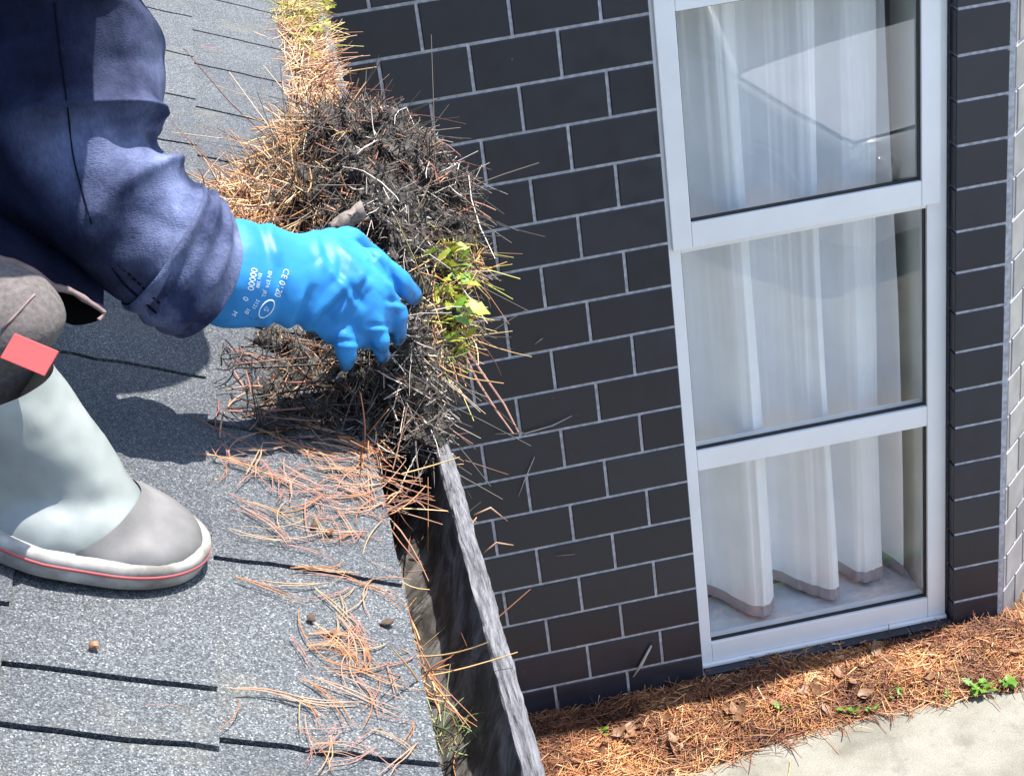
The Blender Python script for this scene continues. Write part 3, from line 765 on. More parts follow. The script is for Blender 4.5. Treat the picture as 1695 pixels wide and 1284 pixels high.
# ---------- leaves growing on the clump
def leaf_mesh(name, ln, wd, lobes=4, bend=0.3, seed=0):
    v = []; f = []; n = 9
    for i in range(n+1):
        t = i/n; w = wd*math.sin(math.pi*min(1, t*0.96+0.03))**0.8*(1+0.28*math.sin(t*lobes*2*math.pi+seed))
        z = -bend*ln*t*t
        v += [(ln*t, -w, z+0.18*w), (ln*t, 0, z-0.05*w), (ln*t, w, z+0.18*w)]
    for i in range(n):
        a = 3*i; f += [(a, a+3, a+4, a+1), (a+1, a+4, a+5, a+2)]
    return mesh(name, v, f)
leafs = [leaf_mesh('leaf', 1.0, 0.26, 4, 0.25, 0), leaf_mesh('leaf', 1.0, 0.34, 3, 0.45, 1), leaf_mesh('leaf', 1.0, 0.16, 2, 0.1, 2)]
for l_ in leafs: l_.materials.append(M['leaf_green']); l_.polygons.foreach_set('use_smooth', np.ones(len(l_.polygons), dtype=bool))
def put_leaf(parent, base, direc, size, roll=0.0, mat=None, k=None):
    o = bpy.data.objects.new('leaf', leafs[random.randrange(3) if k is None else k]); COL.objects.link(o); o.parent = parent
    if parent.parent is None: o.matrix_parent_inverse = Matrix.Translation(parent.location).inverted()
    d = Vector(direc).normalized(); q = d.to_track_quat('X', 'Z')
    o.rotation_mode = 'QUATERNION'
    from mathutils import Quaternion
    o.rotation_quaternion = Quaternion(d, roll) @ q
    o.location = base; o.scale = (size, size, size)
    if mat: o.material_slots[0].link = 'OBJECT'; o.material_slots[0].material = mat
    return o
wd_ = empty('clump_weed', tuple(aty(740, 500, -2.66))); tag(wd_, 'yellow green weed with ragged leaves growing out of the lifted clump', 'weed')
for i in range(95):
    px = random.gauss(742, 20); py = random.uniform(405, 590)
    y = -2.60-0.10*(py-405)/185-random.uniform(0.02, 0.05)
    b = aty(px, py, y)
    put_leaf(wd_, b, (random.uniform(0.1, 1.0), random.uniform(-0.5, 0.6), random.uniform(-0.2, 0.6)), random.uniform(0.009, 0.022), random.uniform(-1, 1), M['leaf_yellow'] if random.random() < 0.78 else M['leaf_green'])
for px, py, tx, ty, s in ((765,508,42,-2,.028),(762,472,32,-14,.022),(755,440,32,-12,.020),(750,525,36,5,.020),(712,420,-8,-16,.016)):
    b = aty(px, py, -2.72); e = aty(px+tx, py+ty, -2.73); put_leaf(wd_, b, e-b, s, random.uniform(-.6, .6), M['leaf_yellow'] if px > 755 else M['leaf_green'], 1)
gw = [(505,60),(520,48),(540,40),(545,10),(512,90)]
for i, (px, py) in enumerate(gw):
    w_ = empty('gutter_weed', tuple(atz(px, py, GL+0.02))); tag(w_, ['tiny yellow weed in the gutter fill near the top edge', 'small yellow green weed amid orange gutter needles', 'pale green weed by the far gutter lip', 'green weed at the topmost end of the gutter', 'low yellow weed beside the shingle edge'][i], 'weed', 'weeds sprouting in the gutter')
    for k in range(6): put_leaf(w_, atz(px+random.uniform(-8, 8), py+random.uniform(-8, 8), GL+0.02), (random.uniform(-1, 1), random.uniform(-1, 1), random.uniform(0.2, 1)), random.uniform(.010, .018), random.uniform(-1, 1), M['leaf_yellow'])
# bark flake and a wet leaf in the clump behind the hand
bk = MB(); n = 9; v = []; f = []
for i in range(7):
    for k in range(n):
        t = (k/(n-1)-0.5)*2.2; c = aty(548+i*9, 392-i*6-14*math.cos(t), -2.60-0.03*math.cos(t)); v.append(c+np.array([0, 0.012*math.sin(t), 0.01*noise.noise((i*.6, k*.5, 0))]))
for i in range(6):
    for k in range(n-1): f.append((i*n+k, i*n+k+1, (i+1)*n+k+1, (i+1)*n+k))
bme = mesh('bark_flake', v, f); bo = link('bark_flake', bme, simple('bark', (0.30, 0.25, 0.22), (0.12, 0.10, 0.09), 60, 0.8, 0.6, 0.003), None, True)
sm = bo.modifiers.new('t', 'SOLIDIFY'); sm.thickness = 0.004
tag(bo, 'grey brown curled bark flake tucked behind the glove', 'bark')

# ------------------------------------------------------------------ litter on the ground strip
N = 30000
x = rng.uniform(-0.7, 2.6, N); y = -np.abs(rng.normal(0, 0.20, N))+0.03
y = np.where(y < -0.62, rng.uniform(-0.4, 0.0, N), y)
edge_y = np.interp(x, [e[0] for e in edge], [e[1] for e in edge])
ok = (y > edge_y-rng.exponential(0.018, N)) & ~((y > -0.004) & ((x < XL) | (x > XR)) & (x < XP)) & (y < 0.03)
x, y = x[ok], y[ok]; N = len(x)
z = np.array([max(soil_z(a, b), 0.016 if b < np.interp(a, [e[0] for e in edge], [e[1] for e in edge]) else -1) for a, b in zip(x, y)])+rng.uniform(0, 0.030, N)*np.clip(1+y*1.5, 0.3, 1)
d = np.c_[rng.normal(0, 1, N), rng.normal(0, 0.8, N), rng.normal(0.03, 0.16, N)]
near = y < -0.09
pat = np.array([noise.noise((a*5, b*9, 0.7)) for a, b in zip(x, y)])
cols = np.where((rng.random(N) < 0.60+0.7*pat)[:, None], pick(ORANGE, N, 0.25), pick(RED, N, 0.3)); tn = rng.random(N) < 0.15+0.35*pat; cols[tn] = pick(TAN, int(tn.sum()), 0.25)
cols *= np.clip(0.92+0.7*pat, 0.35, 1.5)[:, None]*np.array([0.96, 0.82, 0.70])
ln = rng.uniform(0.04, 0.13, N)
bd = rng.normal(0, 0.22, (N, 3)); bd[:, 2] = -np.abs(bd[:, 2])*0.3
rt = np.c_[x, y, z]-unit(d)*ln[:, None]*0.5; rt[:, 1] = np.minimum(rt[:, 1], np.where((x > XL) & (x < XR), 0.03, -0.006))
tag(strands('needle_litter', rt, d, ln, bd, rng.uniform(0.0009, 0.0021, N), cols), 'rusty brown pine needle litter along the foot of the wall', 'needles', kind='stuff')
# loose dry leaves
dl = [leaf_mesh('dry_leaf', 1.0, 0.30, 1, -0.5, 0), leaf_mesh('dry_leaf', 1.0, 0.22, 2, 0.6, 1)]
for l_ in dl: l_.materials.append(M['leaf_brown']); l_.polygons.foreach_set('use_smooth', np.ones(len(l_.polygons), dtype=bool))
for i in range(80):
    px = random.uniform(920, 1690); t = (px-900)/790; py = 1225-190*t+random.uniform(-60, 60)
    p = atz(px, py, 0.05)
    if p[1] > -0.02 or p[1] < -0.45: continue
    o = bpy.data.objects.new('dry_leaf', random.choice(dl)); COL.objects.link(o); o.location = p
    s = random.uniform(0.025, 0.055); o.scale = (s, s, s); o.rotation_euler = (random.uniform(-.7, .7), random.uniform(-.5, .5), random.uniform(0, 6.28))
    wh = ('in the wall shade' if p[1] > -0.10 else 'at the concrete edge' if p[1] < -0.24 else 'amid the needle litter')
    wx = 'left of the window' if p[0] < XL else 'under the left of the window' if p[0] < 1.04 else 'under the right of the window' if p[0] < XR else 'below the brick pier'
    sz = 'small' if s < 0.035 else 'medium' if s < 0.045 else 'large'
    tag(o, '%s dry brown leaf %s, %s' % (sz, wx, wh), 'leaf', 'dry leaves %s, %s' % (wx, wh))
weeds = [((1625,1143),16,.034,'bright green weed at the concrete edge, larger of the right pair'),((1668,1138),13,.028,'bright green weed at the concrete edge, rightmost one'),
         ((1296,1178),5,.022,'small green weed in the litter left of the middle'),((1409,1182),7,.022,'pale green weed near the concrete corner'),((1486,1150),6,.018,'small green weed sprouting between the needles below the pier'),
         ((1564,1157),8,.018,'low green weed just left of the bright pair'),((992,1215),4,.018,'tiny green weed in the shade near the gutter lip'),((1440,1178),5,.018,'yellowish weed beside the pale green one')]
for (px, py), k, s, lb in weeds:
    p = atz(px, py, 0.025); w_ = empty('weed', tuple(p)); tag(w_, lb, 'weed', 'weeds in the needle litter')
    for j in range(k):
        a = random.uniform(0, 6.28); b = p+np.array([random.gauss(0, .010), random.gauss(0, .010), random.uniform(0, .02)])
        put_leaf(w_, b, (math.cos(a), math.sin(a), random.uniform(0.3, 1.3)), random.uniform(.8, 1.3)*s, random.uniform(-.5, .5), M['leaf_green'])

# ------------------------------------------------------------------ loose needles lying on the shingles
nm_mats = [simple('needle_tan', (0.40, 0.24, 0.16), (0.30, 0.17, 0.11), 120, 0.6, 0), simple('needle_pink', (0.34, 0.175, 0.14), (0.24, 0.11, 0.085), 120, 0.6, 0), simple('needle_orange', (0.36, 0.155, 0.055), (0.24, 0.095, 0.036), 120, 0.6, 0), simple('needle_straw', (0.40, 0.27, 0.15), (0.30, 0.19, 0.10), 120, 0.6, 0)]
needle_me = []
for s in range(7):
    mb = MB(); c = random.uniform(-0.7, 0.7); c2 = random.uniform(-0.3, 0.3)
    pts = [(t-0.5, c*(t-0.5)**2+c2*t*t*t, 0.012*math.sin(3*t)) for t in np.linspace(0, 1, 7)]
    mb.tube(pts, [.006, .008, .009, .009, .008, .007, .004], 5)
    if s > 2: mb.tube([(p[0], p[1]+0.10*(0.5+p[0])*random.uniform(.6, 1.4), p[2]+.006) for p in pts], [.006, .008, .009, .009, .008, .006, .004], 5)
    me_ = mesh('pine_needle', mb.v, mb.f); me_.materials.append(nm_mats[0]); needle_me.append(me_)
RM = Matrix((Vector(DN), Vector((0, -1, 0)), Vector(NN))).transposed()
def loose(px, py, ang, size, mt=None, k=None):
    p = on_roof(px, py, 0.0125)
    o = bpy.data.objects.new('pine_needle', needle_me[random.randrange(7) if k is None else k]); COL.objects.link(o)
    rm_ = RM @ Matrix.Rotation(ang, 3, 'Z') @ Matrix.Rotation(random.uniform(-.04, .04), 3, 'Y')
    o.matrix_world = Matrix.Translation(Vector(p)) @ rm_.to_4x4() @ Matrix.Diagonal((size, size, size, 1))
    o.material_slots[0].link = 'OBJECT'; o.material_slots[0].material = mt or random.choice(nm_mats)
    mt_ = o.material_slots[0].material; cn = ['tan', 'pinkish', 'orange', 'straw coloured'][nm_mats.index(mt_)]
    two = 'forked' if needle_me.index(o.data) > 2 else 'single'
    where = 'left of the far gutter' if py < 500 else 'just below the glove shadow' if py < 820 else 'between boot toe and gutter' if py < 980 else 'by the orange needle bundle' if py < 1130 else 'at the near end of the roof'
    tag(o, '%s %s pine needle on the shingles %s' % (two, cn, where), 'needle', '%s %s needles %s' % (two, cn, where))
def eave_x(py): return 455+(700-455)*py/1270
for px, py, a, s in ((385,1185,1.0,.045),(495,1180,1.5,.05),(510,1215,1.7,.045),(530,1240,1.9,.05),(545,1250,1.4,.05),(600,1220,0.9,.05),(625,1250,2.3,.045),(265,1165,0.2,.03),(545,1140,2.9,.045),(585,1060,1.7,.07),(600,985,1.4,.06),
                     (490,968,0.3,.06),(545,945,0.2,.055),(430,890,0.0,.055),(470,890,0.1,.05),(560,890,0.6,.05),(365,740,1.2,.04),(455,700,1.6,.08),(350,80,0.3,.045),(335,90,1.0,.02),(350,125,1.1,.02),(440,180,0.4,.05),(460,190,0.9,.06),
                     (620,1150,1.0,.05),(660,1255,.9,.06),(585,1255,.5,.05)):
    loose(px, py, a, s)
k = 0
while k < 130:
    py = random.triangular(690, 1280, 700); px = eave_x(py)-abs(random.gauss(0, 110))
    if px < 365: continue
    loose(px, py, random.uniform(0, 3.14), random.uniform(.03, .075)); k += 1
for cx, cy, n, r, mt in ((580,1085,16,24,2),(560,1060,9,14,2),(430,770,12,34,1),(600,800,16,30,0),(520,800,10,40,1),(372,752,7,8,1),(545,1235,6,14,1)):
    for _ in range(n): loose(random.gauss(cx, r), random.gauss(cy, r*.8), random.uniform(0, 3.14), random.uniform(.025, .06), nm_mats[mt] if random.random() < .6 else None)
# dark crumbs of litter on the shingles
cr = [(515,1022,.004),(555,1048,.006),(640,1030,.006),(545,880,.005),(520,870,.004),(155,1066,.004)]
for i, (px, py, r) in enumerate(cr):
    bm = bmesh.new(); bmesh.ops.create_icosphere(bm, subdivisions=2, radius=r)
    for v_ in bm.verts: v_.co *= 1+0.5*noise.noise(v_.co*260+Vector((i, 0, 0))); v_.co.z *= 0.5
    me_ = bpy.data.meshes.new('debris_crumb'); bm.to_mesh(me_); bm.free()
    o = link('debris_crumb', me_, M['leaf_brown'] if i % 2 else M['soil']); o.location = on_roof(px, py, 0.0125); o.rotation_euler = (0, PITCH, i)
    tag(o, ['smallest dark crumb of litter above the orange needle bundle', 'brown crumb inside the orange needle bundle', 'dark crumb by the shingle edge', 'brown crumb above the middle black shingle gap', 'dark crumb left of another crumb near the middle gap', 'lone brown speck on the shingle in front of the boot'][i], 'crumb', 'crumbs of litter on the shingles')
# pale stray needles stuck to the wall of bricks
for i, (pts, lb) in enumerate((([(820,718),(870,717),(915,704),(947,688)], 'long pale needle caught on the mortar joint beside the twigs'), ([(885,756),(870,790),(858,822)], 'straight pale needle leaning on the bricks below the twigs'),
                          ([(1078,1068),(1062,1098),(1048,1120)], 'broad pale leaf blade leaning on the lowest bricks'), ([(785,852),(812,840),(840,862)], 'bent pale needle sticking over the gutter lip, upper one'), ([(800,915),(822,898),(850,902)], 'bent pale needle sticking over the gutter lip, lower one'),
                          ([(992,1150),(988,1170)], 'short white flake on the lowest bricks'), ([(920,920),(952,917)], 'short pinkish needle on the bricks'), ([(885,570),(898,560)], 'pale insect sized speck on the bricks left of the window'))):
    mb = MB(); yy = -2.9 if 'lip' in lb else -0.008
    sc = 0.0018 if 'lip' not in lb else 0.0011
    if 'blade' in lb: sc = 0.006
    mb.tube([aty(x_, y_, yy) for x_, y_ in pts], [sc*.6]+[sc]*(len(pts)-2)+[sc*.4], 6)
    tag(mb.build('pale_needle', nm_mats[0] if 'lip' in lb or 'pink' in lb else simple('bleached_needle', (0.5, 0.47, 0.44), (0.4, 0.36, 0.33), 50, 0.7, 0), None, True), lb, 'needle')

# ------------------------------------------------------------------ person
def mat_denim(name, c_dark, c_light):
    mt, nt, b = principled(name); b.inputs['Roughness'].default_value = 0.85
    t = tex(nt, 'noise', 16, detail=6, rough=0.6); w = tex(nt, 'noise', 900, stretch=(0.25, 1, 1), detail=2); w2 = tex(nt, 'noise', 420, stretch=(1, 1, 0.22), detail=3)
    col = ramp(nt, t.outputs['Fac'], [(0.38, c_dark), (0.66, c_light)])
    wa = nt.nodes.new('ShaderNodeAttribute'); wa.attribute_name = 'sun_tone'
    sunlit_denim = ramp(nt, t.outputs['Fac'], [(0.38, (0.026, 0.036, 0.088)), (0.64, (0.165, 0.195, 0.335))])  # lighter blue standing for denim in sunlight
    col = mixc(nt, wa.outputs['Fac'], col, sunlit_denim)
    col = mixc(nt, 1.0, col, ramp(nt, w2.outputs['Fac'], [(0.3, (0.84, 0.84, 0.86)), (0.7, (1.14, 1.14, 1.12))]), 'MULTIPLY')
    nt.links.new(col, b.inputs['Base Color'])
    add = nt.nodes.new('ShaderNodeMath'); add.operation = 'ADD'; nt.links.new(w.outputs['Fac'], add.inputs[0]); nt.links.new(w2.outputs['Fac'], add.inputs[1])
    bump(nt, b, add.outputs[0], 0.6, 0.0012)
    b.inputs['Specular IOR Level'].default_value = 0.12
    return mt
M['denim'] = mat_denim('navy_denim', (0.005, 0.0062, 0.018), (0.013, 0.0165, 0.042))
M['thread'] = simple('seam_thread', (0.005, 0.006, 0.014), None, 300, 0.95, spec=0.05)
def mat_glove():
    mt, nt, b = principled('blue_nitrile')
    t = tex(nt, 'noise', 18, detail=5); f_ = tex(nt, 'noise', 500, detail=3)
    col = ramp(nt, t.outputs['Fac'], [(0.35, (0.014, 0.165, 0.440)), (0.68, (0.022, 0.225, 0.540))])
    sp_ = ramp(nt, tex(nt, 'noise', 70, detail=6, rough=0.7).outputs['Fac'], [(0.62, (0, 0, 0)), (0.70, (0.8, 0.8, 0.8))])
    col = mixc(nt, sp_, col, (0.03, 0.06, 0.09))
    b.inputs['Specular IOR Level'].default_value = 0.35
    ma = nt.nodes.new('ShaderNodeAttribute'); ma.attribute_name = 'mud'
    col = mixc(nt, ma.outputs['Fac'], col, (0.020, 0.017, 0.014))
    nt.links.new(col, b.inputs['Base Color'])
    rr = ramp(nt, t.outputs['Fac'], [(0.3, (0.46,)*3), (0.7, (0.66,)*3)]); nt.links.new(rr, b.inputs['Roughness'])
    bump(nt, b, f_.outputs['Fac'], 0.15, 0.0005); return mt
M['glove'] = mat_glove()
M['print'] = simple('white_print', (0.75, 0.85, 0.90), None, 50, 0.5, 0)
M['boot'] = simple('pale_rubber', (0.275, 0.298, 0.288), (0.18, 0.198, 0.190), 11, 0.45, 0.25, 0.002, detail=8)
M['toe'] = simple('grey_rubber', (0.185, 0.178, 0.175), (0.105, 0.100, 0.098), 16, 0.6, 0.4, 0.002, detail=9)
M['sole'] = simple('dirty_white_rubber', (0.40, 0.385, 0.36), (0.15, 0.135, 0.12), 30, 0.6, 0.3, detail=8)
M['redline'] = simple('red_rubber', (0.44, 0.10, 0.10), (0.34, 0.07, 0.07), 40, 0.5, 0)
M['redtab'] = simple('red_tab', (0.50, 0.060, 0.060), (0.44, 0.05, 0.05), 30, 0.6, 0.1)
M['trousers'] = simple('grey_wool', (0.125, 0.108, 0.104), (0.075, 0.064, 0.062), 220, 0.95, 0.5, 0.0015, detail=6)
M['piping'] = simple('pinkish_webbing', (0.22, 0.155, 0.15), (0.14, 0.10, 0.097), 90, 0.9, 0.3)
M['shade_black'] = simple('painted_shade', (0.004, 0.004, 0.005), None, 60, 0.95, spec=0.05)  # black standing for shade under the jacket hem and inside the cuff
BOOT_Y, TOE_S = -3.122, 0.166
person = empty('person', tuple(R3(TOE_S+0.2, BOOT_Y, 0.0))); tag(person, 'crouching person in navy denim jacket, blue glove and pale rubber boots reaching into the gutter', 'person')

# --- sleeve
keys = [(40,-330,165,10,1.46),(60,-180,158,4,1.48),(75,-60,152,0,1.50),(86,10,146,-4,1.515),(104,100,166,-4,1.53),(116,185,174,-14,1.535),(132,275,152,-58,1.535),
        (212,362,94,-92,1.545),(270,404,72,-101,1.56),(300,424,58,-103,1.570),(318,436,50,-100,1.578)]
PER, NS = 9, 72
keys = [(*k[:4], k[4]-0.03) for k in keys]
rings = image_rings(keys, PER, NS, 0.82)
fwd = RC[2]
nr = len(rings)
cen = [sum(r)/NS for r in rings]
for i in range(nr):
    t = i/(nr-1)*(len(keys)-1)
    for k in range(NS):
        ph = 2*math.pi*k/NS; p = rings[i][k]; rad = p-cen[i]; R_ = np.linalg.norm(rad); u_ = rad/R_
        e = math.exp(-((t-6.2)/1.5)**2); c_ = math.exp(-((t-9.0)/1.0)**2); up_ = math.exp(-((t-3.5)/1.6)**2)
        a = 0
        a += e*0.026*(0.5-abs(math.sin(t*2.1+1.1*math.sin(ph+0.5)+0.8))**0.7)*(0.4+0.6*max(0, math.cos(ph*0.5-0.2)))       # elbow folds
        a += c_*0.010*(0.5-abs(math.sin(t*3.0+1.5*math.sin(ph*1.0+1.2)))**0.7)
        a += up_*0.014*(0.5-abs(math.sin(1.0*ph+t*0.8+0.5))**0.75)
        a += 0.010*noise.noise(Vector(p)*11)+0.005*noise.noise(Vector(p)*26)
        cr = abs(noise.noise((Vector(p)+Vector((0, 0, 3)))*13)); a -= 0.006*max(0, 0.35-cr)/0.35*0.9
        rings[i][k] = p+u_*a
v, f = loft(rings, True, False)
me = mesh('jacket_sleeve', v, f); fix_normals(me)
def add_sun_tone(me, vals):
    at = me.attributes.new('sun_tone', 'FLOAT', 'POINT'); at.data.foreach_set('value', np.array(vals, dtype=np.float32))
wv = []  # painted sunlight: strong on forearm and right side, shaded left kept dark
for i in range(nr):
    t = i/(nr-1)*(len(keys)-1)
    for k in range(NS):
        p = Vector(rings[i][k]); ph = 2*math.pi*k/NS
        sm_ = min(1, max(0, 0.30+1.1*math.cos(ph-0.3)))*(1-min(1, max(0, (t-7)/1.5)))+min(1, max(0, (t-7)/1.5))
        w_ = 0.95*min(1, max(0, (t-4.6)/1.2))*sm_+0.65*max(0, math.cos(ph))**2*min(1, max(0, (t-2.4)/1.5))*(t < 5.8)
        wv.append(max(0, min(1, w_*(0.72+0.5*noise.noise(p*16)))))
add_sun_tone(me, wv)
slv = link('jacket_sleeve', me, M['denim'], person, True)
sb = slv.modifiers.new('s', 'SUBSURF'); sb.levels = 1; sb.render_levels = 1
# raised side seam down the sleeve
def on_mesh(bvh, px, py, lift=0.0006):
    r = ray(px, py); d_ = Vector(r).normalized(); h = bvh.ray_cast(Vector(CAM)+d_*0.3, d_)
    return None if h[0] is None else np.array(h[0])+np.array(h[1])*lift
bv = BVHTree.FromPolygons([tuple(p) for p in v], f)
def stitched(name, path, rad, mat, par, lift=0.0008, n=40):
    pts = catmull([np.array(p) for p in path], max(2, n//len(path))); q = [on_mesh(bv, x, y, lift) for x, y in pts]; q = [p for p in q if p is not None]
    if len(q) > 2: return MB().tube(q, rad, 6).build(name, mat, par, True)
stitched('seam', [(90,5),(100,90),(112,180),(122,260),(140,330),(152,370)], 0.0007, M['thread'], slv)
stitched('seam', [(186,440),(205,468),(240,500),(275,530),(300,543)], 0.0011, M['thread'], slv)
st = MB()
for i in range(13):
    t = i/12; px, py = 196+98*t, 436+92*t; a = on_mesh(bv, px, py, .0012); b = on_mesh(bv, px+4, py+4, .0012)
    if a is not None and b is not None: st.tube([a, b], 0.0010, 5)
if st.v: st.build('stitching', M['thread'], slv)
# --- flared cuff
keys = [(268,405,68,-104,1.560),(290,420,62,-108,1.566),(310,434,55,-109,1.572),(326,444,48,-106,1.578),(334,448,41,-101,1.582)]
keys = [(*k[:4], k[4]-0.03) for k in keys]
rc = image_rings(keys, 6, 64, 0.84)
cen = [sum(r)/64 for r in rc]
for i in range(len(rc)):
    for k in range(64):
        p = rc[i][k]; u_ = (p-cen[i])/np.linalg.norm(p-cen[i]); rc[i][k] = p+u_*(0.006*noise.noise(Vector(p)*16)+0.003*noise.noise(Vector(p)*40)+0.0022*math.sin(i*0.9))
inner = [[p-(p-c)*0.085 for p in r] for r, c in zip(rc, cen)]
v, f = loft(rc+inner[::-1], False, False)
me = mesh('cuff', v, f); fix_normals(me)
add_sun_tone(me, [0.62+0.45*noise.noise(Vector(p)*18) for p in v])  # whole cuff painted as sunlit, with random variation
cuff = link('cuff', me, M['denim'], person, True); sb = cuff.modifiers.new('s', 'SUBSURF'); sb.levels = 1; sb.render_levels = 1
li = image_rings([(290,424,50,-84,1.536),(322,440,40,-86,1.548)], 3, 40, 0.8)  # black plug painted as shade in the gap between cuff and glove
v, f = loft(li, True, True); me = mesh('cuff_shade', v, f); fix_normals(me); link('cuff_shade', me, M['shade_black'], person, True)

# --- glove: gauntlet, palm and five fingers as one surface
keys = [(300,434,36,-62,1.572),(330,444,27,-76,1.582),(380,452,17,-91,1.597),(420,456,10,-87,1.608),(455,460,5,-81,1.620),(490,464,0,-78,1.636),(528,470,-5,-90,1.655),(562,480,-10,-101,1.674),(596,490,-20,-84,1.690),(622,494,-24,-58,1.705),(636,496,-24,-34,1.712)]
keys = [(*k[:4], k[4]-0.03) for k in keys]
gr = image_rings(keys, 5, 40, 0.70)
for r_ in gr:
    c_ = sum(r_)/40; a_ = r_[0]-c_; b_ = r_[10]-c_
    for k in range(40):
        t_ = 2*math.pi*k/40; ct, st_ = math.cos(t_), math.sin(t_)
        r_[k] = c_+a_*math.copysign(abs(ct)**1.25, ct)+b_*math.copysign(abs(st_)**1.25, st_)
def T(px, py, d): return atd(px, py, d-0.03)
segs = []
def finger(*pts):
    for (a, ra), (b, rb) in zip(pts, pts[1:]): segs.append((T(*a), ra, T(*b), rb))
finger(((575,428,1.690), .0180), ((614,434,1.686), .0165), ((656,464,1.706), .0138), ((684,490,1.738), .0108))                    # index
finger(((580,470,1.680), .0170), ((628,480,1.682), .0155), ((656,522,1.698), .0122), ((659,560,1.728), .0092))                    # middle
finger(((570,505,1.672), .0165), ((608,520,1.670), .0148), ((628,560,1.680), .0115), ((633,590,1.705), .0082))                    # ring
finger(((545,530,1.662), .0155), ((568,554,1.658), .0132), ((574,586,1.666), .0100), ((573,606,1.686), .0072))                    # little
finger(((540,410,1.690), .020), ((575,405,1.715), .0190), ((625,440,1.755), .0150), ((662,475,1.775), .0115))                    # thumb, far side
v, f = loft(gr, True, True)
bm_r = bmesh.new(); 
gm0 = mesh('tmp', v, f); fix_normals(gm0)
def capsules_with(name, segs, raw, voxel, it):
    bm = bmesh.new(); bm.from_mesh(raw)
    me2 = bpy.data.meshes.new('t')
    for p0, r0, p1, r1 in segs:
        p0 = Vector(p0); p1 = Vector(p1); n = max(2, int((p1-p0).length/(min(r0, r1)*0.4))+1)
        for i in range(n+1):
            t = i/n; bmesh.ops.create_icosphere(bm, subdivisions=2, radius=r0+(r1-r0)*t, matrix=Matrix.Translation(p0.lerp(p1, t)))
    bm.to_mesh(me2); bm.free()
    o = bpy.data.objects.new('t', me2); COL.objects.link(o)
    r = o.modifiers.new('r', 'REMESH'); r.mode = 'VOXEL'; r.voxel_size = voxel
    s_ = o.modifiers.new('s', 'SMOOTH'); s_.factor = 0.5; s_.iterations = it
    out = evaluated(o); bpy.data.objects.remove(o); out.name = name; return out
gm = capsules_with('glove', segs, gm0, 0.0020, 4)
def px_of(c):
    q = RC@(np.array(c)-CAM); return q[0]/q[2]*FPX+PW/2, q[1]/q[2]*FPX+PH/2
CREASES = [((503,478),(478,540),0.0046,9), ((574,468),(512,536),0.0046,10), ((428,365),(446,430),-0.0030,9), ((560,400),(610,470),0.0030,8), ((600,455),(560,525),0.0030,7), ((625,440),(640,470),0.0028,6), ((520,385),(536,440),0.0026,8), ((462,470),(440,545),0.0036,8), ((640,440),(652,488),0.0024,5), ((640,505),(668,508),0.0022,5), ((610,545),(642,545),0.0020,4), ((556,572),(590,572),0.0018,4), ((585,398),(612,430),0.0026,6), ((545,440),(590,505),0.0022,7)]
def glove_disp(c):
    x, y = px_of(c)
    w = math.exp(-((x-455)/75)**2); h_ = math.exp(-((x-590)/60)**2)
    a = 0
    for (x0, y0), (x1, y1), dep, wd in CREASES:
        L2 = (x1-x0)**2+(y1-y0)**2; t = ((x-x0)*(x1-x0)+(y-y0)*(y1-y0))/L2
        sd = ((x-x0)*(y1-y0)-(y-y0)*(x1-x0))/math.sqrt(L2)
        if -0.25 < t < 1.25:
            fade = min(1, (t+0.25)/0.5)*min(1, (1.25-t)/0.35)
            a += dep*fade*(0.75*math.exp(-(sd/wd)**2)-1.0*math.exp(-((sd-wd*1.5)/(wd*1.1))**2))
    a += 0.0014*noise.noise(c*30)+0.0005*noise.noise(c*80)
    a -= 0.0026*h_*max(0, 0.28-abs(noise.noise(c*24)))/0.28
    return a
displace(gm, glove_disp)
tips = [Vector(T(*c_)) for c_ in ((684,490,1.738), (659,560,1.728), (633,590,1.705), (573,606,1.686))]
at = gm.attributes.new('mud', 'FLOAT', 'POINT')
at.data.foreach_set('value', np.array([min(0.9, max(0, 1.5*(noise.noise(v_.co*120)*0.5+noise.noise(v_.co*320)*0.35+0.62-min((v_.co-q_).length for q_ in tips)/0.034))) for v_ in gm.vertices], dtype=np.float32))
glove = link('glove', gm, M['glove'], person, True)
bv = BVHTree.FromPolygons([tuple(p.co) for p in gm.vertices], [tuple(p.vertices) for p in gm.polygons])
# white printed marks on the gauntlet
def print_text(body, px, py, ang, size):
    cu_ = bpy.data.curves.new('t', 'FONT'); cu_.body = body; cu_.size = 1.0; cu_.align_x = 'CENTER'; cu_.align_y = 'CENTER'
    o = bpy.data.objects.new('t', cu_); COL.objects.link(o); me_ = evaluated(o); bpy.data.objects.remove(o)
    ca, sa = math.cos(ang), math.sin(ang); ok = True
    for v_ in me_.vertices:
        x = v_.co.x*size; y = -v_.co.y*size; q = on_mesh(bv, px+ca*x-sa*y, py+sa*x+ca*y, 0.0005)
        if q is None: ok = False; break
        v_.co = q
    if ok: me_.name = 'print'; link('print', me_, M['print'], glove)
print_text('00000', 417, 462, math.radians(101), 15)
print_text('EN 388', 428, 464, math.radians(101), 8)
print_text('EN 374', 444, 462, math.radians(101), 9)
print_text('0', 406, 494, math.radians(118), 13)
print_text('3121', 423, 503, math.radians(118), 9)
print_text('JKL', 437, 486, math.radians(110), 9)
print_text('CE 0120', 466, 468, math.radians(110), 14)
print_text('M', 388, 518, math.radians(118), 11)
print_text('10', 409, 514, math.radians(118), 10)
ring_ = [on_mesh(bv, 441+17*math.cos(t)*math.cos(-.9)-9*math.sin(t)*math.sin(-.9), 511+17*math.cos(t)*math.sin(-.9)+9*math.sin(t)*math.cos(-.9), 0.0004) for t in np.linspace(0, 2*math.pi, 30)]
if all(p is not None for p in ring_): MB().tube(ring_, 0.0006, 5).build('print', M['print'], glove)
print_text('iS', 441, 511, math.radians(118), 12)

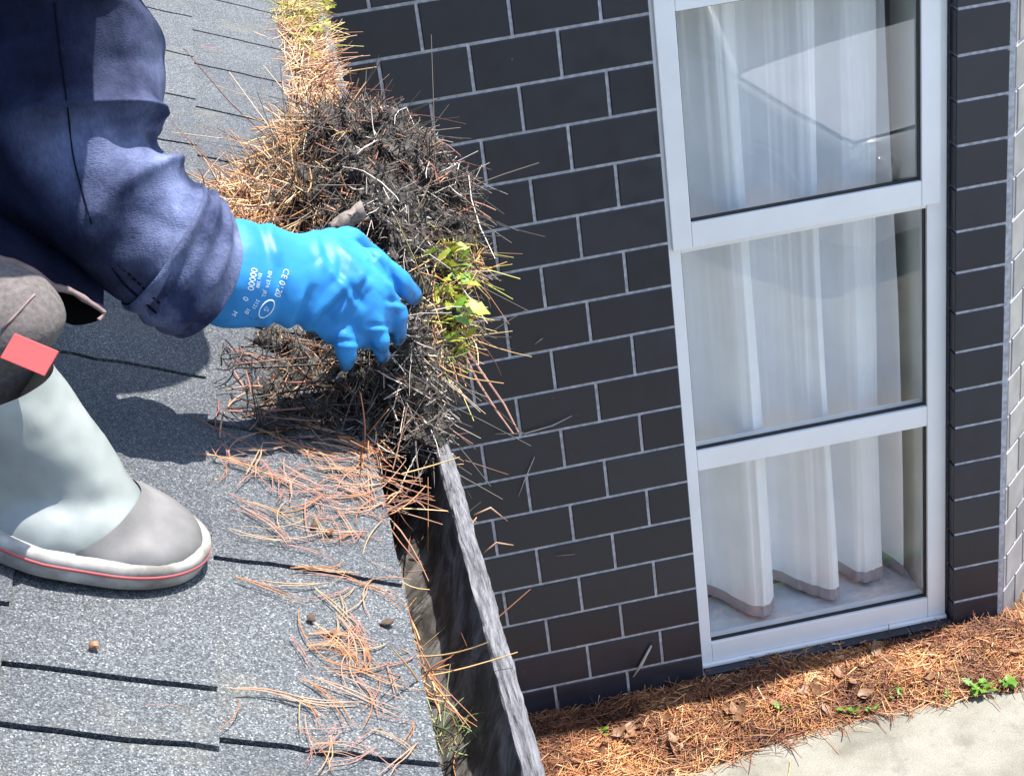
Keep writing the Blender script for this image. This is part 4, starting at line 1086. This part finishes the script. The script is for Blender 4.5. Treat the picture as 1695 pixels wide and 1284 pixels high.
# --- boots
def LB(x, y, h, oy=BOOT_Y, os=TOE_S): return Vector(R3(os+x, oy+y, 0.0105+h))
SH = 0.030
def half_w(x):
    L_ = 0.305
    if x < 0.085: w = 0.066*math.sqrt(max(0, 1-(1-x/0.085)**2))
    elif x < 0.125: w = 0.066
    elif x < 0.19: w = 0.066-0.018*(0.5-0.5*math.cos(math.pi*(x-0.125)/0.065))
    elif x < 0.25: w = 0.048
    else: w = 0.048*math.sqrt(max(0, 1-((x-0.25)/0.055)**2))
    return w
def sole_outline(grow=0.0, n=44):
    xs_ = [0.305*(0.5-0.5*math.cos(math.pi*i/n)) for i in range(n+1)]
    a = [(x, -half_w(x)) for x in xs_]; b = [(x, half_w(x)*0.94) for x in xs_[::-1][1:-1]]
    out = a+b; cx = 0.14
    return [(cx+(x-cx)*(1+grow/0.15), y*(1+grow/0.06)) for x, y in out]
def make_boot(oy, os):
    bt = empty('boot'); bt.parent = person; bt.matrix_parent_inverse = Matrix.Translation(person.location).inverted()
    lb = lambda x, y, h: LB(x, y, h, oy, os)
    lev = [(0.000, -0.006), (0.003, -0.002), (0.010, 0.000), (0.019, 0.001), (0.024, 0.000), (0.026, -0.005)]
    rings_ = [[lb(x, y, h) for x, y in sole_outline(g_)] for h, g_ in lev]
    v, f = loft(rings_, True, True); me = mesh('sole', v, f); fix_normals(me); so_ = link('sole', me, M['sole'], bt, True)
    rings_ = [[lb(x, y, h) for x, y in sole_outline(g_)] for h, g_ in ((0.0150, 0.0000), (0.0153, 0.0017), (0.0176, 0.0017), (0.0180, 0.0000))]
    v, f = loft(rings_, False, False); me = mesh('red_stripe', v, f); fix_normals(me); link('red_stripe', me, M['redline'], so_, True)
    segs_ = [(lb(.085,0,.028), .036, lb(.188,0,.118), .050), (lb(.12,0,.040), .040, lb(.24,0,.050), .044), (lb(.105,0,.036), .036, lb(.165,0,.080), .046), (lb(.165,0,.08), .046, lb(.215,0,.155), .052), (lb(.215,0,.155), .052, lb(.285,0,.30), .062),
             (lb(.245,0,.055), .044, lb(.225,0,.14), .048)]
    rot = Matrix((Vector(DN), Vector((0, -1, 0)), Vector(NN))).transposed()
    ex = [(lb(.070, 0, .020), (.064, .061, .027), rot), (lb(.118, 0, .024), (.074, .060, .044), rot), (lb(.10, .0, .022), (.090, .061, .016), rot), (lb(.235, .0, .030), (.062, .047, .020), rot)]
    um = capsules('upper', segs_, 0.0042, 14, ex)
    bm = bmesh.new(); bm.from_mesh(um)
    pc = lb(.064, 0, .060); pn = (Vector(DN)*1.0+Vector(NN)*1.35).normalized()
    low = lb(0, 0, .020)
    bmesh.ops.bisect_plane(bm, geom=bm.verts[:]+bm.edges[:]+bm.faces[:], plane_co=low, plane_no=Vector(NN), clear_inner=True)
    bmesh.ops.bisect_plane(bm, geom=bm.verts[:]+bm.edges[:]+bm.faces[:], plane_co=lb(.205, 0, .128), plane_no=(Vector(DN)*0.42+Vector(NN)*0.906), clear_outer=True)
    bm.to_mesh(um)
    bmesh.ops.bisect_plane(bm, geom=bm.verts[:]+bm.edges[:]+bm.faces[:], plane_co=pc, plane_no=pn, clear_outer=True)
    tm = bpy.data.meshes.new('toe_cap'); bm.to_mesh(tm); bm.free()
    for m2 in (um, tm): displace(m2, lambda c: 0.0022*noise.noise(c*22)+0.0010*noise.noise(c*60))
    displace(tm, lambda c: 0.0014)
    link('upper', um, M['boot'], bt, True); link('toe_cap', tm, M['toe'], bt, True)
    return bt
make_boot(BOOT_Y, TOE_S)
make_boot(-2.42, 0.80)
# red pull tab at the boot top
q = [atd(24,551,1.268), atd(97,581,1.262), atd(73,622,1.258), atd(0,590,1.262)]
q[3] = q[0]+q[2]-q[1]
nrm = np.cross(q[1]-q[0], q[3]-q[0]); nrm /= np.linalg.norm(nrm)
tabm = MB(); tabm.add([p for p in q]+[p+nrm*0.0022 for p in q], [(0,1,2,3),(7,6,5,4),(0,4,5,1),(1,5,6,2),(2,6,7,3),(3,7,4,0)])
tabm.build('red_tab', M['redtab'], person, bevel=0.0006)
# --- trouser leg bunched above the boot
keys = [(-20,665,50,-8,1.360),(-2,615,66,-14,1.350),(18,560,90,-30,1.342),(-6,528,78,-64,1.342),(-52,512,36,-84,1.340),(-140,500,2,-104,1.33),(-330,440,-10,-135,1.36),(-560,300,-40,-170,1.48),(-760,60,-90,-190,1.62)]
rg = image_rings(keys, 7, 48, 0.85)
cen = [sum(r)/48 for r in rg]
for i in range(len(rg)):
    for k in range(48):
        p = rg[i][k]; u_ = (p-cen[i])/np.linalg.norm(p-cen[i]); rg[i][k] = p+u_*(0.005*noise.noise(Vector(p)*14)+0.0015*noise.noise(Vector(p)*40))
v, f = loft(rg, True, True); me = mesh('trousers', v, f); fix_normals(me)
tr = link('trousers', me, M['trousers'], person, True)
bv = BVHTree.FromPolygons([tuple(p) for p in v], f)
sq = [on_mesh(bv, x, y, 0.0008) for x, y in ((3,545),(18,530),(34,513),(48,497),(57,488))]; sq = [p for p in sq if p is not None]
if len(sq) > 2: MB().tube(sq, 0.0010, 6).build('seam', M['piping'], tr, True)
# far leg
sg = [(LB(.27,0,.24,-2.42,.80), .066, LB(.12,-.05,.56,-2.42,.80), .078), (LB(.12,-.05,.56,-2.42,.80), .085, LB(.62,-.25,.42,-2.42,.80), .105)]
link('trousers', capsules('trousers', sg, 0.010, 6), M['trousers'], person, True)
# --- jacket hem hanging under the arm
hem = [(-60,418),(-20,426),(10,434),(40,443),(66,459),(86,474),(104,478),(122,484),(146,499),(166,512),(172,519),(163,530)]
hp = [atd(x, y, 1.435+0.0003*max(0, x)) for x, y in catmull([np.array(h) for h in hem], 5)]
MB().tube(hp, [0.0050-0.0034*i/len(hp)+0.0012*noise.noise((i*0.3, 0, 0)) for i in range(len(hp))], 8).build('hem_binding', M['piping'], person, True)
lowp = [(-60,440),(-20,446),(10,455),(40,472),(62,490),(78,505),(92,520),(106,532),(122,538),(140,537),(156,533),(163,530)]
lp = [atd(x, y, 1.455+0.0003*max(0, x)) for x, y in catmull([np.array(h) for h in lowp], 5)]
up = [atd(x, y-130, 1.56) for x, y in catmull([np.array(h) for h in hem], 5)]
mid = [(a*0.5+b*0.5)+np.array([0.0, -0.006, 0.0]) for a, b in zip(up, hp)]
vv = up+mid+hp; n_ = len(up)
link('jacket_side', mesh('jacket_side', vv, [(j*n_+i, j*n_+i+1, (j+1)*n_+i+1, (j+1)*n_+i) for j in range(2) for i in range(n_-1)]), M['denim'], person, True)
v = []; f = []
n = len(hp)
for row in (hp, [(a+b)/2+np.array([0, 0.02, 0]) for a, b in zip(hp, lp)], lp, [p+np.array([-0.02, 0.07, 0.0]) for p in lp]): v += row
for j in range(3):
    for i in range(n-1): f.append((j*n+i, j*n+i+1, (j+1)*n+i+1, (j+1)*n+i))
link('jacket_shade', mesh('jacket_shade', v, f), M['shade_black'], person, True)  # black sheet painted as the shade under the hem
# --- torso, far arm and head (unseen; shoulder and head set to shade sleeve and roof)
sh_r = np.array([-0.520, -2.92, 3.49]); sh_l = sh_r+np.array([-0.06, 0.36, 0.03]); chest = np.array([-0.68, -2.70, 3.54]); hip = np.array([-1.34, -2.76, 3.62])
sg = [(sh_r, .100, chest, .13), (sh_r, .100, np.array([-0.515, -3.00, 3.465]), .088), (sh_l, .085, chest, .13), (chest, .135, hip, .155), (hip+np.array([0, -.10, 0]), .13, hip+np.array([0, .12, 0]), .13),
      (sh_l, .075, sh_l+np.array([-.06, .06, -.25]), .058), (sh_l+np.array([-.06, .06, -.25]), .058, sh_l+np.array([-.06, -.06, -.40]), .045)]
jm = capsules('jacket', sg, 0.012, 8); displace(jm, lambda c: 0.010*noise.noise(c*9)+0.005*noise.noise(c*24)); link('jacket', jm, M['denim'], person, True)
hd = np.array([-0.37, -2.67, 3.66]); fd = Vector((0.62, -0.10, -0.78)).normalized(); sd_ = Vector((0.10, 1, 0)).normalized(); upv = fd.cross(sd_).normalized()
def HP(a, b, c): return Vector(hd)+fd*a+sd_*b+upv*c
rot = Matrix((fd, sd_, upv)).transposed()
sg = [(chest+np.array([0.04, -0.03, 0.04]), .062, HP(-.05, 0, -.06), .056), (HP(.085, 0, -.005), .012, HP(.103, 0, -.028), .014), (HP(.05, 0, -.085), .034, HP(.04, 0, -.07), .04),
      (HP(-.01, .078, -.02), .012, HP(-.015, .082, .015), .016), (HP(-.01, -.078, -.02), .012, HP(-.015, -.082, .015), .016),
      (HP(.088, .022, -.058), .007, HP(.088, -.022, -.058), .007), (HP(.083, .03, .012), .011, HP(.083, .04, .012), .010), (HP(.083, -.03, .012), .011, HP(.083, -.04, .012), .010)]
link('body', capsules('body', sg, 0.005, 4, [(HP(0, 0, .02), (.096, .076, .112), rot), (HP(.02, 0, -.04), (.075, .060, .075), rot)]), M['bone'], person, True)
link('hair', capsules('hair', [], 0.005, 3, [(HP(-.022, 0, .03), (.090, .082, .100), rot)]), M['hair'], person, True)
# unseen, added to cast shade on sleeve and roof: brimmed hat
hr = []
for c_, r_ in ((.050, .165), (.056, .166), (.062, .105), (.10, .098), (.135, .085), (.150, .05)):
    hr.append([np.array(HP(r_*1.05*math.cos(t), r_*0.95*math.sin(t), c_-0.03+(0.012*math.cos(2*t) if r_ > .12 else 0))) for t in np.linspace(0, 2*math.pi, 40, endpoint=False)])
v, f = loft(hr, True, True); me = mesh('shade_hat', v, f); fix_normals(me); link('shade_hat', me, simple('shade_canvas', (0.20, 0.19, 0.15), (0.14, 0.13, 0.10), 200, 0.9), person, True)

# ------------------------------------------------------------------ parked car (stands behind the camera, seen mirrored in the window)
M['carpaint'] = simple('white_car_paint', (0.60, 0.61, 0.63), (0.56, 0.57, 0.59), 2, 0.25, 0, spec=0.6)
M['carglass'] = simple('dark_car_glass', (0.03, 0.035, 0.04), None, 3, 0.05, 0)
M['tyre'] = simple('tyre_rubber', (0.02, 0.02, 0.02), None, 60, 0.8)
M['rim'] = simple('alloy', (0.5, 0.5, 0.52), None, 40, 0.35, 0, metal=0.8)
M['lamp'] = simple('headlamp_lens', (0.55, 0.58, 0.56), (0.25, 0.27, 0.26), 30, 0.08, 0)
M['gap'] = simple('panel_gap', (0.015, 0.015, 0.016), None, 30, 0.7)
cf = np.array([0.316, 0.949, 0.0]); cl = np.array([-0.949, 0.316, 0.0])
car0 = np.array([2.08, -2.36, 0.0])-cl*0.62                    # ground point below the middle of the nose
def CP(x, y, z): return car0-cf*x+cl*y+np.array([0, 0, z])     # x backwards from the nose, y to the car's left
car = empty('parked_car', tuple(car0-cf*1.6)); tag(car, 'white compact car parked on the driveway, mirrored in the window', 'car')
def prof_top(x):
    return np.interp(x, [0, .04, .12, .35, .90, 1.0, 3.0, 3.2, 3.3], [.50, .66, .735, .80, .90, .92, .93, .90, .55])
def prof_w(x):
    return np.interp(x, [0, .06, .18, .45, 1.0, 2.6, 3.1, 3.3], [.46, .56, .64, .70, .735, .735, .69, .60])
st = np.linspace(0, 3.3, 111); v = []; ncs = []
for x in st:
    w, t = prof_w(x), prof_top(x); zb_ = .20+max(0, .06-x)*1.0
    half = [(w*0.96, zb_), (w*0.99, .30), (w, .38), (w, .46), (w*1.0, .54), (w*.99, min(.62, t*.80)), (w*.97, min(.70, t*.87)), (w*.945, t*.935), (w*.90, t*.97), (w*.80, t*.985), (w*.5, t*.998), (w*.2, t*1.003)]
    ring_ = [(y, z) for y, z in half]+[(-y, z) for y, z in half[::-1]]
    v += [CP(x, y, z) for y, z in ring_]; ncs.append(len(ring_))
n = ncs[0]; f = []
for i in range(len(st)-1):
    for k in range(n-1):
        xm = (st[i]+st[i+1])/2; zm = (v[i*n+k][2]+v[i*n+k+1][2])/2
        side = k < 6 or k > n-8
        if side and any((xm-ax)**2+(zm-.27)**2 < .33**2 for ax in (.62, 2.72)): continue
        f.append((i*n+k, (i+1)*n+k, (i+1)*n+k+1, i*n+k+1))
f.append(tuple(range(n))); f.append(tuple(range((len(st)-1)*n, len(st)*n))[::-1])
me = mesh('car_body', v, f); fix_normals(me); link('car_body', me, M['carpaint'], car, True)
# greenhouse
gh = []
for x, w, z in ((.92,.66,.90),(1.35,.58,1.30),(1.9,.57,1.36),(2.7,.57,1.33),(3.12,.64,.92)):
    gh.append([CP(x, y, zz) for y, zz in ((w,min(z,.92) if z < 1 else z-.03),(w*.9,z),(-w*.9,z),(-w,min(z,.92) if z < 1 else z-.03))])
belt = [[CP(x, s*.70, .91) for s in (1, -1)] for x in (.92, 3.12)]
v = [CP(.90,.67,.90),CP(.90,-.67,.90),CP(1.42,-.55,1.33),CP(1.42,.55,1.33)]
link('windscreen', mesh('windscreen', v, [(0,1,2,3)]), M['carglass'], car)
v = [CP(1.40,.57,1.345),CP(1.40,-.57,1.345),CP(2.75,-.57,1.35),CP(2.75,.57,1.35),CP(1.40,.53,1.375),CP(1.40,-.53,1.375),CP(2.75,-.53,1.38),CP(2.75,.53,1.38)]
me = mesh('car_roof', v, [(4,5,6,7),(0,4,7,3),(1,2,6,5),(0,1,5,4),(3,7,6,2)]); fix_normals(me); link('car_roof', me, M['carpaint'], car)
for s in (1, -1):
    link('side_window', mesh('side_window', [CP(.98,s*.69,.92),CP(3.05,s*.69,.92),CP(2.75,s*.572,1.345),CP(1.42,s*.572,1.345)], [(0,1,2,3)]), M['carglass'], car)
    MB().tube([CP(.88,s*.70,.905), CP(1.15,s*.635,1.14), CP(1.42,s*.56,1.36)], .028, 8).build('pillar', M['carpaint'], car, True)
    MB().tube([CP(2.0,s*.69,.93), CP(2.0,s*.575,1.35)], .03, 8).build('pillar', M['carpaint'], car, True)
link('rear_window', mesh('rear_window', [CP(3.10,.66,.91),CP(3.10,-.66,.91),CP(2.76,-.55,1.34),CP(2.76,.55,1.34)], [(0,1,2,3)]), M['carglass'], car)
# shut lines: bonnet edge and nose
MB().tube([CP(x, prof_w(x)*.905, prof_top(x)*.972) for x in np.linspace(.14, .92, 14)], .005, 5).build('bonnet_gap', M['gap'], car)
MB().tube([CP(x, -prof_w(x)*.905, prof_top(x)*.972) for x in np.linspace(.14, .92, 14)], .005, 5).build('bonnet_gap', M['gap'], car)
MB().tube([CP(.14-.05*(1-(y/.57)**2), y, prof_top(.12)*.985+.004) for y in np.linspace(-.57, .57, 15)], .005, 5).build('bonnet_gap', M['gap'], car)
for s in (1, -1):
    bm = bmesh.new(); bmesh.ops.create_icosphere(bm, subdivisions=3, radius=1.0)
    rotc = Matrix(((*(-cf),), (*cl,), (0, 0, 1))).transposed()
    me_ = bpy.data.meshes.new('headlamp'); bm.transform(Matrix.Translation(Vector(CP(.16, s*.50, .60))) @ rotc.to_4x4() @ Matrix.Diagonal((.20, .15, .12, 1))); bm.to_mesh(me_); bm.free()
    link('headlamp', me_, M['lamp'], car, True)
    for ax in (.62, 2.72):
        MB().tube([CP(ax, s*.52, .27), CP(ax, s*.54, .27), CP(ax, s*.67, .27), CP(ax, s*.69, .27)], [.235, .265, .265, .235], 32).build('tyre', M['tyre'], car, True)
        MB().tube([CP(ax, s*.60, .27), CP(ax, s*.695, .27)], [.16, .17], 24).build('rim', M['rim'], car)
        pts = [CP(ax+.335*math.cos(t), s*(prof_w(ax)+.002), .27+.335*math.sin(t)) for t in np.linspace(-.1, math.pi+.1, 22)]
        MB().tube(pts, .012, 6).build('wheel_arch', M['carpaint'], car, True)
MB().tube([CP(.3, 0, .27), CP(3.0, 0, .27)], .16, 10).build('underbody', M['gap'], car)
MB().box((0, 0, 0), (.001, .001, .001))
v = [CP(.6,.5,.06)]
ub = MB(); ub.add([CP(x, y, z) for z in (.17, .50) for x, y in ((.15,.50),(.15,-.50),(3.2,-.50),(3.2,.50))], [(0,1,2,3),(7,6,5,4),(0,4,5,1),(1,5,6,2),(2,6,7,3),(3,7,4,0)]); ub.build('underbody', M['gap'], car)
v = [CP(1.18,-.18,1.155),CP(1.18,-.42,1.155),CP(1.30,-.42,1.255),CP(1.30,-.18,1.255)]
link('dash_sticker', mesh('dash_sticker', [np.array(p)+np.array([0, 0.01, 0.012]) for p in v], [(0,1,2,3)]), simple('pale_green_card', (0.45, 0.62, 0.50), None, 20, 0.6, 0), car)
